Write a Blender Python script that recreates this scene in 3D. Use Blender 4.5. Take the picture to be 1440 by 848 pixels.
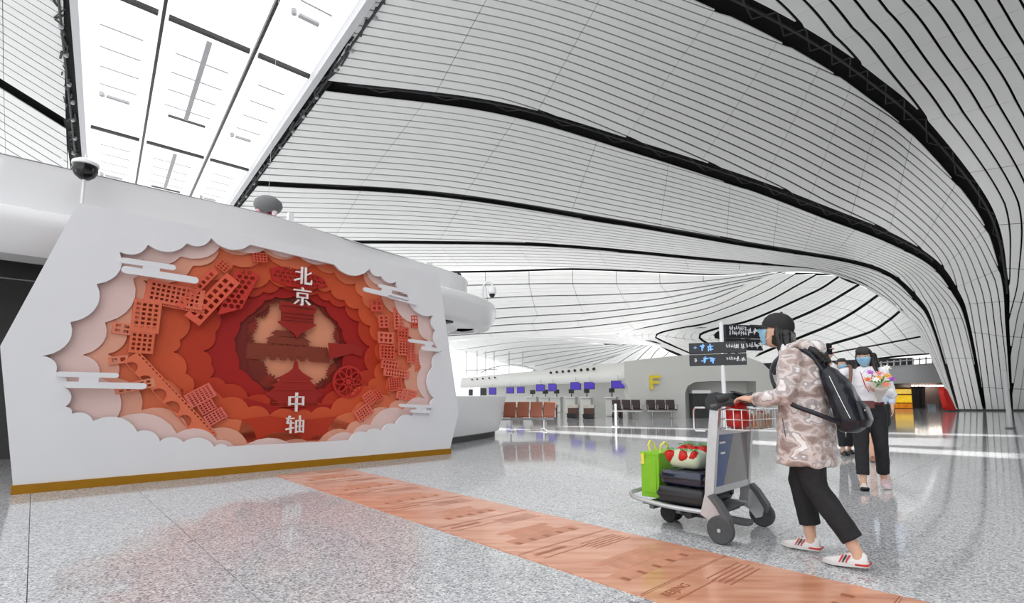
import bpy, bmesh, math, random
import numpy as np
from mathutils import Vector, Matrix
random.seed(7)
for o in list(bpy.data.objects): bpy.data.objects.remove(o, do_unlink=True)
SC = bpy.context.scene
COL = SC.collection
# ------------------------------------------------------------------ camera
FPX, CX, CY, HC = 720.0, 720.0, 480.0, 1.07          # photo frame 1440x848, 18 mm lens, picture cropped at the bottom
PITCH = math.atan(77/720)
cd = bpy.data.cameras.new('camera'); cam = bpy.data.objects.new('camera', cd); COL.objects.link(cam)
cam.location = (0, 0, HC); cam.rotation_euler = (math.pi/2 + PITCH, 0, 0)
cd.sensor_width = 36; cd.sensor_fit = 'HORIZONTAL'; cd.lens = 18.0; cd.shift_y = (CY-424)/1440
cd.clip_start = 0.05; cd.clip_end = 1000
SC.camera = cam
# ------------------------------------------------------------------ world, lights, exposure
wd = bpy.data.worlds.new('overcast_sky'); SC.world = wd; wd.use_nodes = True
bg = wd.node_tree.nodes['Background']; bg.inputs[0].default_value = (0.97, 0.985, 1.0, 1); bg.inputs[1].default_value = 1.25
sun_d = bpy.data.lights.new('sun_offscreen', 'SUN'); sun_d.energy = 9.0; sun_d.angle = math.radians(0.6); sun_d.color = (1, .98, .95)
sun = bpy.data.objects.new('sun_offscreen', sun_d); COL.objects.link(sun); sun.location = (40, 0, 60)
sun.rotation_euler = (0, math.pi/2-math.radians(47), 0)      # from the right, 47 degrees high
SC.view_settings.view_transform = 'Standard'; SC.view_settings.look = 'None'
SC.view_settings.gamma = 1; SC.view_settings.exposure = 0.38
SC.cycles.use_denoising = True
SC.cycles.max_bounces = 8; SC.cycles.diffuse_bounces = 4; SC.cycles.glossy_bounces = 4
SC.cycles.sample_clamp_indirect = 6.0
# ------------------------------------------------------------------ pixel helpers (a pixel gives a direction; the distance comes from floor / wall / ceiling)
cp, sp = math.cos(PITCH), math.sin(PITCH)
def ray(px, py):
    x = (px-CX)/FPX; y = (CY-py)/FPX
    return Vector((x, cp-y*sp, sp+y*cp))
def atz(px, py, z=0.0):
    d = ray(px, py); t = (z-HC)/d.z; return Vector((0, 0, HC))+d*t
def aty(px, py, Y):
    d = ray(px, py); return Vector((0, 0, HC))+d*(Y/d.y)
def proj(P):
    x, y, z = P[0], P[1], P[2]-HC
    zc = y*cp+z*sp; yc = -y*sp+z*cp
    return CX+FPX*x/zc, CY-FPX*yc/zc, zc
Bv = Vector((0.73287784, 0.68036025, 0)); Av = Vector((-0.68036025, 0.73287784, 0))
BANG = math.atan2(Bv.y, Bv.x)                        # things set square to the display: local x = B, local y = A
def W(a, b, z=0.0): return Av*a+Bv*b+Vector((0, 0, z))
def onplane(px, py, a0):
    d = ray(px, py); t = a0/(d.dot(Av)); P = Vector((0, 0, HC))+d*t
    return P.dot(Bv), P.z
# ------------------------------------------------------------------ materials
MATS = {}
def mat(name, col, rough=0.5, metal=0.0, var=0.06, scale=8.0, bump=0.0, bscale=60.0, coat=0.0, spec=0.5, alpha=None, trans=0.0, emit=None, emis=0.0, sheen=0.0, ior=None):
    if name in MATS: return MATS[name]
    m = bpy.data.materials.new(name); m.use_nodes = True; MATS[name] = m
    nt = m.node_tree; N = nt.nodes; L = nt.links; b = N['Principled BSDF']
    c = tuple(col)
    tc = N.new('ShaderNodeTexCoord')
    if var > 0:
        no = N.new('ShaderNodeTexNoise'); no.inputs['Scale'].default_value = scale; no.inputs['Detail'].default_value = 4
        L.new(tc.outputs['Object'], no.inputs['Vector'])
        r = N.new('ShaderNodeValToRGB')
        r.color_ramp.elements[0].position = 0.3; r.color_ramp.elements[1].position = 0.7
        r.color_ramp.elements[0].color = (*[max(0, x*(1-var)) for x in c], 1)
        r.color_ramp.elements[1].color = (*[min(1, x*(1+var)) for x in c], 1)
        L.new(no.outputs['Fac'], r.inputs[0]); L.new(r.outputs[0], b.inputs['Base Color'])
    else: b.inputs['Base Color'].default_value = (*c, 1)
    b.inputs['Roughness'].default_value = rough; b.inputs['Metallic'].default_value = metal
    b.inputs['Specular IOR Level'].default_value = spec
    b.inputs['Coat Weight'].default_value = coat; b.inputs['Coat Roughness'].default_value = 0.05
    if sheen: b.inputs['Sheen Weight'].default_value = sheen
    if trans: b.inputs['Transmission Weight'].default_value = trans
    if ior: b.inputs['IOR'].default_value = ior
    if alpha is not None: b.inputs['Alpha'].default_value = alpha
    if emit: b.inputs['Emission Color'].default_value = (*emit, 1); b.inputs['Emission Strength'].default_value = emis
    if bump > 0:
        n2 = N.new('ShaderNodeTexNoise'); n2.inputs['Scale'].default_value = bscale; n2.inputs['Detail'].default_value = 3
        L.new(tc.outputs['Object'], n2.inputs['Vector'])
        bp = N.new('ShaderNodeBump'); bp.inputs['Strength'].default_value = bump; bp.inputs['Distance'].default_value = 0.01
        L.new(n2.outputs['Fac'], bp.inputs['Height']); L.new(bp.outputs[0], b.inputs['Normal'])
    return m
def s2l(r, g, b):
    f = lambda c: (c/255/12.92) if c/255 <= 0.04045 else ((c/255+0.055)/1.055)**2.4
    return (f(r), f(g), f(b))
# ------------------------------------------------------------------ object helpers
def tag(o, label=None, cat=None, group=None, kind=None):
    if label: o['label'] = label
    if cat: o['category'] = cat
    if group: o['group'] = group
    if kind: o['kind'] = kind
    return o
def link(o, parent=None):
    COL.objects.link(o)
    if parent is not None: o.parent = parent
    return o
def empty(name, loc=(0, 0, 0), rz=0.0, label=None, cat=None, group=None, kind=None, parent=None):
    o = bpy.data.objects.new(name, None); o.empty_display_size = 0.1
    o.location = loc; o.rotation_euler = (0, 0, rz); link(o, parent)
    return tag(o, label, cat, group, kind)
def mobj(name, me, m=None, parent=None, smooth=False, loc=None, rz=None):
    if m is not None and len(me.materials) == 0: me.materials.append(m)
    if smooth: me.polygons.foreach_set('use_smooth', [True]*len(me.polygons))
    o = bpy.data.objects.new(name, me); link(o, parent)
    if loc is not None: o.location = loc
    if rz is not None: o.rotation_euler = (0, 0, rz)
    return o
def pymesh(name, v, f, mi=None):
    me = bpy.data.meshes.new(name); me.from_pydata([tuple(p) for p in v], [], f)
    me.validate(); me.update()
    return me
class MB:
    """collects shapes into one mesh"""
    def __init__(s): s.v = []; s.f = []
    def add(s, v, f, M=None):
        n = len(s.v)
        s.v += [tuple(M @ Vector(p)) if M is not None else tuple(p) for p in v]; s.f += [[i+n for i in q] for q in f]; return s
    def box(s, c, d, M=None, r=0.0, rot=None):
        x, y, z = d[0]/2, d[1]/2, d[2]/2
        T = Matrix.Translation(Vector(c))
        if rot is not None: T = T @ rot
        if M is not None: T = M @ T
        if r <= 0:
            v = [(-x,-y,-z),(x,-y,-z),(x,y,-z),(-x,y,-z),(-x,-y,z),(x,-y,z),(x,y,z),(-x,y,z)]
            f = [[0,3,2,1],[4,5,6,7],[0,1,5,4],[1,2,6,5],[2,3,7,6],[3,0,4,7]]
            return s.add(v, f, T)
        bm = bmesh.new(); bmesh.ops.create_cube(bm, size=1)
        for q in bm.verts: q.co = Vector((q.co.x*d[0], q.co.y*d[1], q.co.z*d[2]))
        bmesh.ops.bevel(bm, geom=list(bm.edges)+list(bm.verts), offset=min(r, 0.49*min(d)), segments=3, profile=0.5, affect='EDGES')
        bm.verts.index_update()
        v = [q.co.copy() for q in bm.verts]; f = [[q.index for q in F_.verts] for F_ in bm.faces]; bm.free()
        return s.add(v, f, T)
    def tube(s, pts, r, n=8, caps=True):
        pts = [Vector(p) for p in pts]; R = r if isinstance(r, (list, tuple)) else [r]*len(pts)
        v = []; f = []; prev = None
        for i, p in enumerate(pts):
            t = (pts[min(i+1, len(pts)-1)]-pts[max(i-1, 0)])
            if t.length < 1e-9: t = Vector((0, 0, 1))
            t.normalize()
            if prev is None:
                u = t.orthogonal().normalized()
            else:
                u = prev-t*prev.dot(t); u = u.normalized() if u.length > 1e-6 else t.orthogonal().normalized()
            prev = u; w = t.cross(u)
            for k in range(n):
                a = 2*math.pi*k/n; v.append(p+(u*math.cos(a)+w*math.sin(a))*R[i])
        for i in range(len(pts)-1):
            for k in range(n):
                f.append([i*n+k, i*n+(k+1) % n, (i+1)*n+(k+1) % n, (i+1)*n+k])
        if caps: f.append(list(range(n))[::-1]); f.append([(len(pts)-1)*n+k for k in range(n)])
        return s.add(v, f)
    def lathe(s, prof, n=20, M=None):
        v = []; f = []
        for (r, z) in prof:
            for k in range(n):
                a = 2*math.pi*k/n; v.append((r*math.cos(a), r*math.sin(a), z))
        for i in range(len(prof)-1):
            for k in range(n): f.append([i*n+k, i*n+(k+1) % n, (i+1)*n+(k+1) % n, (i+1)*n+k])
        f.append(list(range(n))[::-1]); f.append([(len(prof)-1)*n+k for k in range(n)])
        return s.add(v, f, M)
    def loft(s, rings, caps=True, closed=True):
        n = len(rings[0]); v = [p for r in rings for p in r]; f = []
        for i in range(len(rings)-1):
            for k in range(n if closed else n-1): f.append([i*n+k, i*n+(k+1) % n, (i+1)*n+(k+1) % n, (i+1)*n+k])
        if caps and closed: f.append(list(range(n))[::-1]); f.append([(len(rings)-1)*n+k for k in range(n)])
        return s.add(v, f)
    def prism(s, poly, z0, z1, M=None):
        """polygon in xy extruded z0..z1"""
        n = len(poly); v = [(x, y, z0) for x, y in poly]+[(x, y, z1) for x, y in poly]
        f = [list(range(n))[::-1], [n+k for k in range(n)]]+[[k, (k+1) % n, n+(k+1) % n, n+k] for k in range(n)]
        return s.add(v, f, M)
    def mesh(s, name='m'): return pymesh(name, s.v, s.f)
    def obj(s, name, m, parent=None, smooth=False, loc=None, rz=None):
        me = s.mesh(name)
        bm = bmesh.new(); bm.from_mesh(me); bmesh.ops.recalc_face_normals(bm, faces=bm.faces); bm.to_mesh(me); bm.free()
        o = mobj(name, me, m, parent, False, loc, rz)
        if smooth:
            me.polygons.foreach_set('use_smooth', [True]*len(me.polygons))
            try: me.set_sharp_from_angle(angle=math.radians(38))
            except Exception: pass
        return o
def shape2d(name, loops, depth, bevel=0.0):
    """mesh of a flat shape with holes in local xz, thickness along y from 0 to depth"""
    cu = bpy.data.curves.new(name, 'CURVE'); cu.dimensions = '2D'; cu.fill_mode = 'BOTH'
    cu.extrude = depth/2; cu.bevel_depth = bevel
    for lp in loops:
        spn = cu.splines.new('POLY'); spn.points.add(len(lp)-1); spn.use_cyclic_u = True
        for i, (x, y) in enumerate(lp): spn.points[i].co = (x, y, 0, 1)
    o = bpy.data.objects.new(name, cu); COL.objects.link(o)
    dg = bpy.context.evaluated_depsgraph_get(); me = bpy.data.meshes.new_from_object(o.evaluated_get(dg))
    bpy.data.objects.remove(o, do_unlink=True); bpy.data.curves.remove(cu)
    n = len(me.vertices); co = np.empty(n*3); me.vertices.foreach_get('co', co); co = co.reshape(-1, 3)
    out = np.stack([co[:, 0], -co[:, 2]+depth/2, co[:, 1]], 1)
    me.vertices.foreach_set('co', out.ravel()); me.update(); me.name = name
    return me
def copy_tree(o, parent=None, loc=None, rz=None):
    c = o.copy(); link(c); c.parent = parent
    if loc is not None: c.location = loc
    if rz is not None: c.rotation_euler = (0, 0, rz)
    for ch in list(o.children): copy_tree(ch, c)
    return c
def catmull(P, n):
    """P list of tuples at uniform stations -> n samples"""
    P = np.array(P, float); m = len(P)
    E_ = np.vstack([2*P[0]-P[1], P, 2*P[-1]-P[-2]])
    out = []
    for i in range(n):
        t = i/(n-1)*(m-1); k = min(int(t), m-2); u = t-k
        p0, p1, p2, p3 = E_[k], E_[k+1], E_[k+2], E_[k+3]
        out.append(0.5*((2*p1)+(-p0+p2)*u+(2*p0-5*p1+4*p2-p3)*u*u+(-p0+3*p1-3*p2+p3)*u**3))
    return np.array(out)
def linsamp(v, n):
    return np.interp(np.linspace(0, len(v)-1, n), range(len(v)), v)
def arcs(P, n):
    """catmull through points with different counts, by arc length"""
    d = catmull(P, 400); s = np.r_[0, np.cumsum(np.linalg.norm(np.diff(d, axis=0), axis=1))]
    q = np.linspace(0, s[-1], n); return np.stack([np.interp(q, s, d[:, k]) for k in range(d.shape[1])], 1)
# ------------------------------------------------------------------ surface materials
def granite():
    m = bpy.data.materials.new('polished_granite'); m.use_nodes = True; nt = m.node_tree; N = nt.nodes; L = nt.links; b = N['Principled BSDF']
    g = N.new('ShaderNodeNewGeometry')
    v1 = N.new('ShaderNodeTexVoronoi'); v1.inputs['Scale'].default_value = 95; L.new(g.outputs['Position'], v1.inputs['Vector'])
    sep = N.new('ShaderNodeSeparateColor'); L.new(v1.outputs['Color'], sep.inputs[0])
    r = N.new('ShaderNodeValToRGB'); e = r.color_ramp; e.interpolation = 'CONSTANT'
    e.elements[0].position = 0; e.elements[0].color = (*s2l(140, 142, 146), 1)
    e.elements[1].position = 0.16; e.elements[1].color = (*s2l(176, 178, 181), 1)
    for p_, c_ in ((0.45, (198, 199, 201)), (0.72, (215, 215, 216)), (0.9, (232, 232, 232))):
        q = e.elements.new(p_); q.color = (*s2l(*c_), 1)
    L.new(sep.outputs[0], r.inputs[0])
    n2 = N.new('ShaderNodeTexNoise'); n2.inputs['Scale'].default_value = 0.9; n2.inputs['Detail'].default_value = 3; L.new(g.outputs['Position'], n2.inputs['Vector'])
    mr = N.new('ShaderNodeMapRange'); mr.inputs[3].default_value = 0.94; mr.inputs[4].default_value = 1.05; L.new(n2.outputs['Fac'], mr.inputs[0])
    mx = N.new('ShaderNodeVectorMath'); mx.operation = 'SCALE'; L.new(r.outputs[0], mx.inputs[0]); L.new(mr.outputs[0], mx.inputs['Scale'])
    L.new(mx.outputs[0], b.inputs['Base Color'])
    b.inputs['Roughness'].default_value = 0.07; b.inputs['Specular IOR Level'].default_value = 0.65
    return m
M_GRAN = granite()
M_GROUT = mat('dark_grout', (0.10, 0.10, 0.105), 0.8)
M_PANEL = mat('ceiling_panel_white', s2l(242, 242, 240), 0.42, var=0.02, scale=0.5, spec=0.35)
M_VOID = mat('ceiling_void_black', (0.006, 0.006, 0.006), 0.9, var=0.3, scale=2)
M_TRUSS = mat('dark_steel_truss', (0.035, 0.035, 0.037), 0.6, var=0.3, scale=3)
M_WHITE = mat('white_gloss_panel', s2l(243, 243, 244), 0.25, var=0.01, scale=1)
M_TRIM = mat('pale_trim', s2l(205, 205, 207), 0.5, var=0.02)
M_FWALL = mat('warm_grey_cladding', s2l(214, 214, 208), 0.35, var=0.015, scale=0.6)
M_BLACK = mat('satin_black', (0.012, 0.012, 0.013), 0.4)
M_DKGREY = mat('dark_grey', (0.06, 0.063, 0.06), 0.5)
M_CHROME = mat('brushed_chrome', (0.62, 0.62, 0.63), 0.25, 1.0, var=0.05)
# ------------------------------------------------------------------ floor
A_S, B_S, NA, NB = 1.45, 0.90, 10, 30
A0, B0 = 5.95-5*A_S, 0.05-10*B_S
A1, B1 = A0+NA*A_S, B0+NB*B_S
R_ = 260
xs = [-R_, A0, A1, R_]; ys = [-R_, B0, B1, R_]
v = []; f = []
for i in range(3):
    for j in range(3):
        if i == 1 and j == 1: continue
        n = len(v); v += [W(xs[i], ys[j]), W(xs[i+1], ys[j]), W(xs[i+1], ys[j+1]), W(xs[i], ys[j+1])]; f.append([n, n+3, n+2, n+1])
n = len(v); v += [W(A0, B0, -0.01), W(A1, B0, -0.01), W(A1, B1, -0.01), W(A0, B1, -0.01)]; f.append([n, n+3, n+2, n+1])
me = pymesh('floor', v, f); me.materials.append(M_GRAN); me.materials.append(M_GROUT); me.polygons[len(f)-1].material_index = 1
floor = mobj('floor', me); tag(floor, 'speckled grey polished granite floor of large tiles', kind='structure')
g = 0.0022
tm = MB().box((0, 0, -0.005), (B_S-2*g, A_S-2*g, 0.0098)).mesh('floor_tile'); tm.materials.append(M_GRAN)
for i in range(NA):
    for j in range(NB):
        mobj('floor_tile', tm, None, floor, loc=W(A0+(i+.5)*A_S, B0+(j+.5)*B_S, 0.0001), rz=BANG)
# ------------------------------------------------------------------ ceiling
def tps(ctrl):
    """smooth surface through a few measured points: 1/depth as a thin-plate function of the view direction"""
    P = []; D = []
    for (x, y, k, val) in ctrl:
        q = atz(x, y, val) if k == 'z' else aty(x, y, val)
        P.append((x/1000, y/1000)); D.append(1/proj(q)[2])
    P = np.array(P); n = len(P)
    U = lambda r2: np.where(r2 > 1e-12, r2*np.log(np.maximum(r2, 1e-12)), 0)
    K = U(((P[:, None]-P[None])**2).sum(-1))+np.eye(n)*3e-3
    Q = np.c_[np.ones(n), P]; S = np.block([[K, Q], [Q.T, np.zeros((3, 3))]])
    w = np.linalg.solve(S, np.r_[D, 0, 0, 0])
    def fn(X):
        X = np.asarray(X, float); s = X.shape[:-1]; Z = X.reshape(-1, 2)/1000
        d = U(((Z[:, None]-P[None])**2).sum(-1)) @ w[:n]+w[n]+Z @ w[n+1:]
        zc = 1/np.maximum(d, 1/400)
        xc = (X.reshape(-1, 2)[:, 0]-CX)/FPX*zc; yc = (CY-X.reshape(-1, 2)[:, 1])/FPX*zc
        out = np.stack([xc, zc*cp-yc*sp, HC+zc*sp+yc*cp], 1)
        return out.reshape(*s, 3)
    return fn
def offset_curve(C, h):
    t = np.gradient(C, axis=0); t /= np.linalg.norm(t, axis=1)[:, None]+1e-9
    n = np.stack([-t[:, 1], t[:, 0]], 1); return C+n*h[:, None]
PANELS = []      # (pixel area, verts, faces)
def grid_normals(G):
    du = np.gradient(G, axis=0); dv = np.gradient(G, axis=1); n = np.cross(du, dv)
    n /= np.linalg.norm(n, axis=-1)[..., None]+1e-9
    s = np.sign((n*(G-np.array([0, 0, HC]))).sum(-1))[..., None]; return n*s     # away from the viewer's side of the shell
def strips(U_, L_, nstrip, fn, nseam, gap=0.17, seam=0.018, thick=0.07, sub=3, anchor=0.5):
    """panels between two guide curves (pixel samples -> shell surface)"""
    nt = len(U_); T = np.linspace(0, 1, nt)
    nn = linsamp(nstrip, nt); N = int(math.ceil(nn.max()))
    sj = lambda j: np.clip(anchor+(j-N*anchor)/nn, 0, 1)
    K = max(1, (nt-1)//nseam)
    for j in range(N):
        lo, hi = sj(j), sj(j+1); w = hi-lo
        lo2 = np.where(lo > 0, lo+gap/2/nn, lo); hi2 = np.where(hi < 1, hi-gap/2/nn, hi)
        ok = (hi2-lo2) > 0.03/nn
        for k0 in range(0, nt-1, K):
            k1 = min(k0+K, nt-1); idx = [k for k in range(k0, k1+1) if ok[k]]
            if len(idx) < 2: continue
            a = U_[idx]+(L_[idx]-U_[idx])*lo2[idx][:, None]; b = U_[idx]+(L_[idx]-U_[idx])*hi2[idx][:, None]
            G = fn(np.stack([a, b], 1))
            if len(idx) > 1:
                e0 = G[1]-G[0]; e1 = G[-1]-G[-2]
                l0 = np.linalg.norm(e0, axis=-1, keepdims=True)+1e-6; l1 = np.linalg.norm(e1, axis=-1, keepdims=True)+1e-6
                G[0] += e0/l0*np.minimum(seam, .3*l0); G[-1] -= e1/l1*np.minimum(seam, .3*l1)
            nr = grid_normals(G) if len(idx) > 1 else 0
            m = len(idx); bot = G.reshape(-1, 3); top = (G+nr*thick).reshape(-1, 3)
            vv = np.vstack([bot, top]); ff = []
            for q in range(m-1):
                i0 = 2*q; ff.append([i0, i0+1, i0+3, i0+2])
                ff.append([i0, i0+2, i0+2+2*m, i0+2*m]); ff.append([i0+1, i0+1+2*m, i0+3+2*m, i0+3])
            ff.append([0, 2*m, 2*m+1, 1]); ff.append([2*m-2, 2*m-1, 4*m-1, 4*m-2])
            pa = a[:, :]; vis = ((a[:, 0] > -20) & (a[:, 0] < 1460) & (a[:, 1] > -20) & (a[:, 1] < 620)).any() or ((b[:, 0] > -20) & (b[:, 0] < 1460) & (b[:, 1] > -20)).any()
            area = np.linalg.norm(b-a, axis=1).mean()*np.linalg.norm(np.diff(a, axis=0), axis=1).sum()
            PANELS.append((area if vis else 0.0, vv, ff))
def backing(curves, fn, off=0.6):
    """dark shell behind the panels, from a list of pixel curves"""
    G = fn(np.stack(curves, 1)); nr = grid_normals(G); G = G+nr*off
    n, m = G.shape[:2]; v = G.reshape(-1, 3); f = [[i*m+j, i*m+j+1, (i+1)*m+j+1, (i+1)*m+j] for i in range(n-1) for j in range(m-1)]
    return v, f
NT = 145
T0 = [(1000,-450),(1300,-350),(1480,-230),(1560,-130),(1610,-20),(1650,90),(1660,260),(1575,400),(1540,470),(1520,577)]
T1 = [(605,-150),(820,-85),(1035,8),(1152,71),(1223,120),(1294,180),(1384,294),(1412,389),(1417,461),(1424,577)]
T2 = [(458,121),(700,152),(900,209),(1055,259),(1158,298),(1247,333),(1311,369),(1344,412),(1361,456),(1385,577)]
T3 = [(362,258),(620,274),(877,314),(1047,343),(1135,357),(1202,369),(1252,387),(1289,421),(1311,458),(1347,577)]
T4 = [(300,341),(588,341),(787,346),(996,365),(1090,373),(1160,381),(1222,403),(1272,440),(1302,475),(1345,577)]
T5 = [(270,385),(619,378),(805,377),(1000,385),(1080,383),(1148,383),(1202,397),(1262,435),(1296,476),(1342,577)]
HW = {1:[20,20,18,17,16,15,11,5,3,2], 2:[8,9,9,9,9,8,6,5,3,2], 3:[4,4,4,4,3,3,3,4,2.5,1.5], 4:[2.5,2.5,2.5,2.5,1.5,.4,.4,.4,.4,.4]}
C = [catmull(t, NT) for t in (T0, T1, T2, T3, T4, T5)]
HWs = {k: linsamp(v_, NT) for k, v_ in HW.items()}
up = {k: offset_curve(C[k], -HWs[k]) for k in HWs}; lo = {k: offset_curve(C[k], HWs[k]) for k in HWs}
HS = 22.0
ctrlA = [(545,0,'z',HS),(345,293,'z',HS),(605,-150,'z',HS),(458,121,'z',HS),(362,258,'z',HS),(300,341,'z',HS),(270,385,'z',HS),
 (760,-105,'z',22.3),(1035,8,'z',22.5),(700,152,'z',21.8),(700,288,'z',21.2),(700,343,'z',20.6),(700,377,'z',20),
 (900,209,'z',21.6),(985,332,'z',19.8),(1000,385,'z',17.6),(1127,381,'z',16.6),(1200,396,'y',58),(1262,435,'y',50),(1310,503,'y',43.5),(1342,577,'y',38.4),
 (1424,577,'y',37.2),(1417,461,'y',37.6),(1412,389,'y',38),(1384,294,'y',38.6),(1294,180,'y',38),(1223,120,'z',22.4),
 (1361,456,'y',39.6),(1337,400,'y',42),(1298,362,'y',46),(1247,333,'y',50),(1158,298,'z',20),(1385,577,'y',37.7),(1347,577,'y',38.3),
 (1311,458,'y',42.4),(1289,421,'y',46.5),(1262,395,'y',52),(1202,369,'z',17.2),(1135,357,'z',18.2),
 (1440,0,'z',22.4),(1450,200,'y',34),(1440,400,'y',37),(1520,577,'y',38.5),(1540,470,'y',37.5),(1575,400,'y',36.5),(1660,260,'y',31),(1650,90,'y',26.5),(1610,-20,'z',22),(1480,-230,'z',22.4),(1000,-450,'z',22.4)]
fA = tps(ctrlA)
strips(C[0], up[1], [18,18,18,16,15,14,14,13,11,8], fA, 14, anchor=0.25)
strips(lo[1], up[2], [22,21,18,15,13,12,9,5.6,5,4], fA, 14)
strips(lo[2], up[3], [14,14,13,12,12,11,9,5.5,4.5,4], fA, 15)
strips(lo[3], up[4], [11,10,9,8,7,6,5,3,2,2], fA, 15)
strips(lo[4], C[5], [8,8,7,5,4,4,3,2,2,1], fA, 15)
BACK = [backing([C[0]]+[x for k in (1, 2, 3, 4) for x in (up[k], lo[k])]+[C[5]], fA)]
# the far swirl of the roof beyond the arch
c_ = [
 [(560,404),(696,400.5),(773,399),(840,399),(915,399),(972,397),(1029,391),(1085,383)],
 [(560,427),(696,419),(773,416),(840,415),(934,410.5),(991,403),(1029,396.5),(1095,384)],
 [(560,446),(696,434.5),(773,431),(840,427.5),(915,422),(972,412),(1029,400),(1105,384)],
 [(560,460),(702,447.5),(792,442),(840,439),(934,428.5),(1000,414),(1030,405),(1115,385)],
 [(560,470),(700,458),(780,453.5),(840,448.5),(934,436),(1000,421.5),(1057,397.5),(1090,386)],
 [(560,477),(697,468),(780,463),(840,458),(934,446),(1000,432),(1050,410),(1100,385)],
]
c7x = [(560,481),(700,476),(790,473),(866,470.5),(906,461),(958,451),(1000,441),(1070,413),(1118,386)]
c7 = [(985,509),(961,500),(912,483),(878,476),(866,471),(878,466),(906,461),(958,451),(1000,441),(1070,413),(1118,386)]
c8 = [(1010,516),(976,499),(946,486),(930,479),(921,473),(932,467),(960,461),(1000,453),(1071,428),(1120,402),(1147,387)]
c9 = [(1075,520),(1040,503),(1005,487),(990,480),(983,473),(992,467),(1020,459),(1050,452),(1090,436),(1127,419),(1156,405),(1181,388)]
c10 = [(1085,528),(1060,512),(1045,503),(1036,497),(1034,489),(1044,480),(1066,470),(1112,450.5),(1141,438),(1170,423),(1208,400)]
c11 = [(1072,516),(1058,504),(1070,497),(1084,491),(1131,472),(1165,458),(1200,439),(1236,414)]
c12 = [(1080,517),(1100,505),(1148,489),(1182,480),(1225,466),(1250,450),(1268,435)]
c13 = [(1090,522),(1120,508),(1177,495),(1239,484),(1296,473)]
c14 = [(1090,530),(1140,517),(1200,508),(1262,500),(1325,496)]
ctrlB = [(560,404,'y',100),(700,401,'y',98),(915,399,'y',92),(1085,383,'y',86),(1147,387,'y',82),(1208,400,'y',78),(1268,435,'y',72),(1296,473,'y',70),(1325,496,'y',68),
 (700,468,'y',125),(560,478,'y',128),(866,471,'y',118),(921,473,'y',114),(983,473,'y',110),(1034,489,'y',104),(961,500,'y',104),(1010,516,'y',96),(1131,472,'y',90),(1090,525,'y',84),(1200,508,'y',76),(1000,432,'y',98),(1177,494,'y',82)]
fB = tps(ctrlB)
NB_ = 61
cc = [arcs(q, NB_) for q in c_]
hwB = np.full(NB_, 0.9)
def band(a, b, n, fn, ha, hb, seams=8, gap=0.05):
    strips(offset_curve(a, np.full(len(a), ha)), offset_curve(b, np.full(len(b), -hb)), [n, n], fn, seams, gap=gap, seam=0.04, thick=0.15)
for i in range(5): band(cc[i], cc[i+1], 3, fB, .9, .8)
band(C[5][:NB_][::1]*0+arcs([(560,386),(700,384),(805,381),(900,384),(1000,388),(1060,384.5),(1085,381)], NB_), cc[0], 3, fB, 0, .8)
x7 = arcs(c7x, NB_); band(cc[5], x7, 3, fB, .9, .8)
H_ = [arcs(q, NB_) for q in (c7, c8, c9, c10, c11, c12, c13, c14)]
wB = [1.1, 1.3, 1.6, 1.8, 2.0, 2.0, 1.3, .8]
for i in range(7): band(H_[i], H_[i+1], 5, fB, wB[i], wB[i+1], seams=10)
BACK.append(backing([arcs([(560,386),(700,384),(805,381),(900,384),(1000,388),(1060,384.5),(1085,381)], NB_)]+cc, fB, 0.6))
BACK.append(backing([cc[5], x7], fB, 0.2))
BACK.append(backing(H_, fB, 0.5))
# the bright fan of the roof over the check-in hall, far behind
ln = [[(640,491.5),(660,490),(730,481),(800,478)],[(664,499),(672,498),(740,488),(830,482)],[(680,503.5),(690,502),(760,492.5),(850,485)],[(700,508.5),(716,506),(790,495),(875,485.5)],
 [(718,514),(735,511),(820,496),(890,485)],[(738,518),(752,515),(840,497.5),(895,485)],[(758,522),(770,519),(858,498),(900,484.5)],[(740,534),(808,515),(870,498.5),(905,485)],
 [(780,534),(840,511),(870,499),(908,485)],[(820,534),(870,510),(888,498.5),(911,485.5)],[(860,534),(894,508),(905,497.5),(917,486.5)],[(890,534),(914.5,505),(920,497),(928,489)],[(915,534),(932,504),(936,500),(943,493)],[(945,534),(952,510),(956,504),(962,500)]]
ctrlC = [(560,478,'y',140),(800,478,'y',138),(905,485,'y',134),(962,500,'y',128),(660,490,'y',150),(770,519,'y',165),(870,510,'y',158),(945,534,'y',160),(690,533,'y',175)]
fC = tps(ctrlC)
lc = [arcs(q, 13) for q in ln]
top = arcs([(620,480),(660,478),(720,476),(800,474)], 13)
band(top, lc[0], 1, fC, 0, .4, seams=3)
tB = arcs([(560,466),(700,462),(800,460),(870,461),(930,476),(985,505)], 25); tC = arcs([(560,480),(700,476.5),(800,474),(880,480),(920,486),(965,501)], 25)
uE = arcs([(800,478),(830,482),(890,485),(911,485.5),(928,489),(962,501)], 25)
band(tB, tC, 2, fC, 0, 0, seams=4, gap=0); band(arcs([(790,474),(800,474),(880,480),(920,486),(965,501)], 25), uE, 1, fC, 0, 0, seams=4, gap=0)
for i in range(len(lc)-1): band(lc[i], lc[i+1], 2, fC, .5, .5, seams=3)
BACK.append(backing([top]+lc, fC, 1.5))
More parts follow.
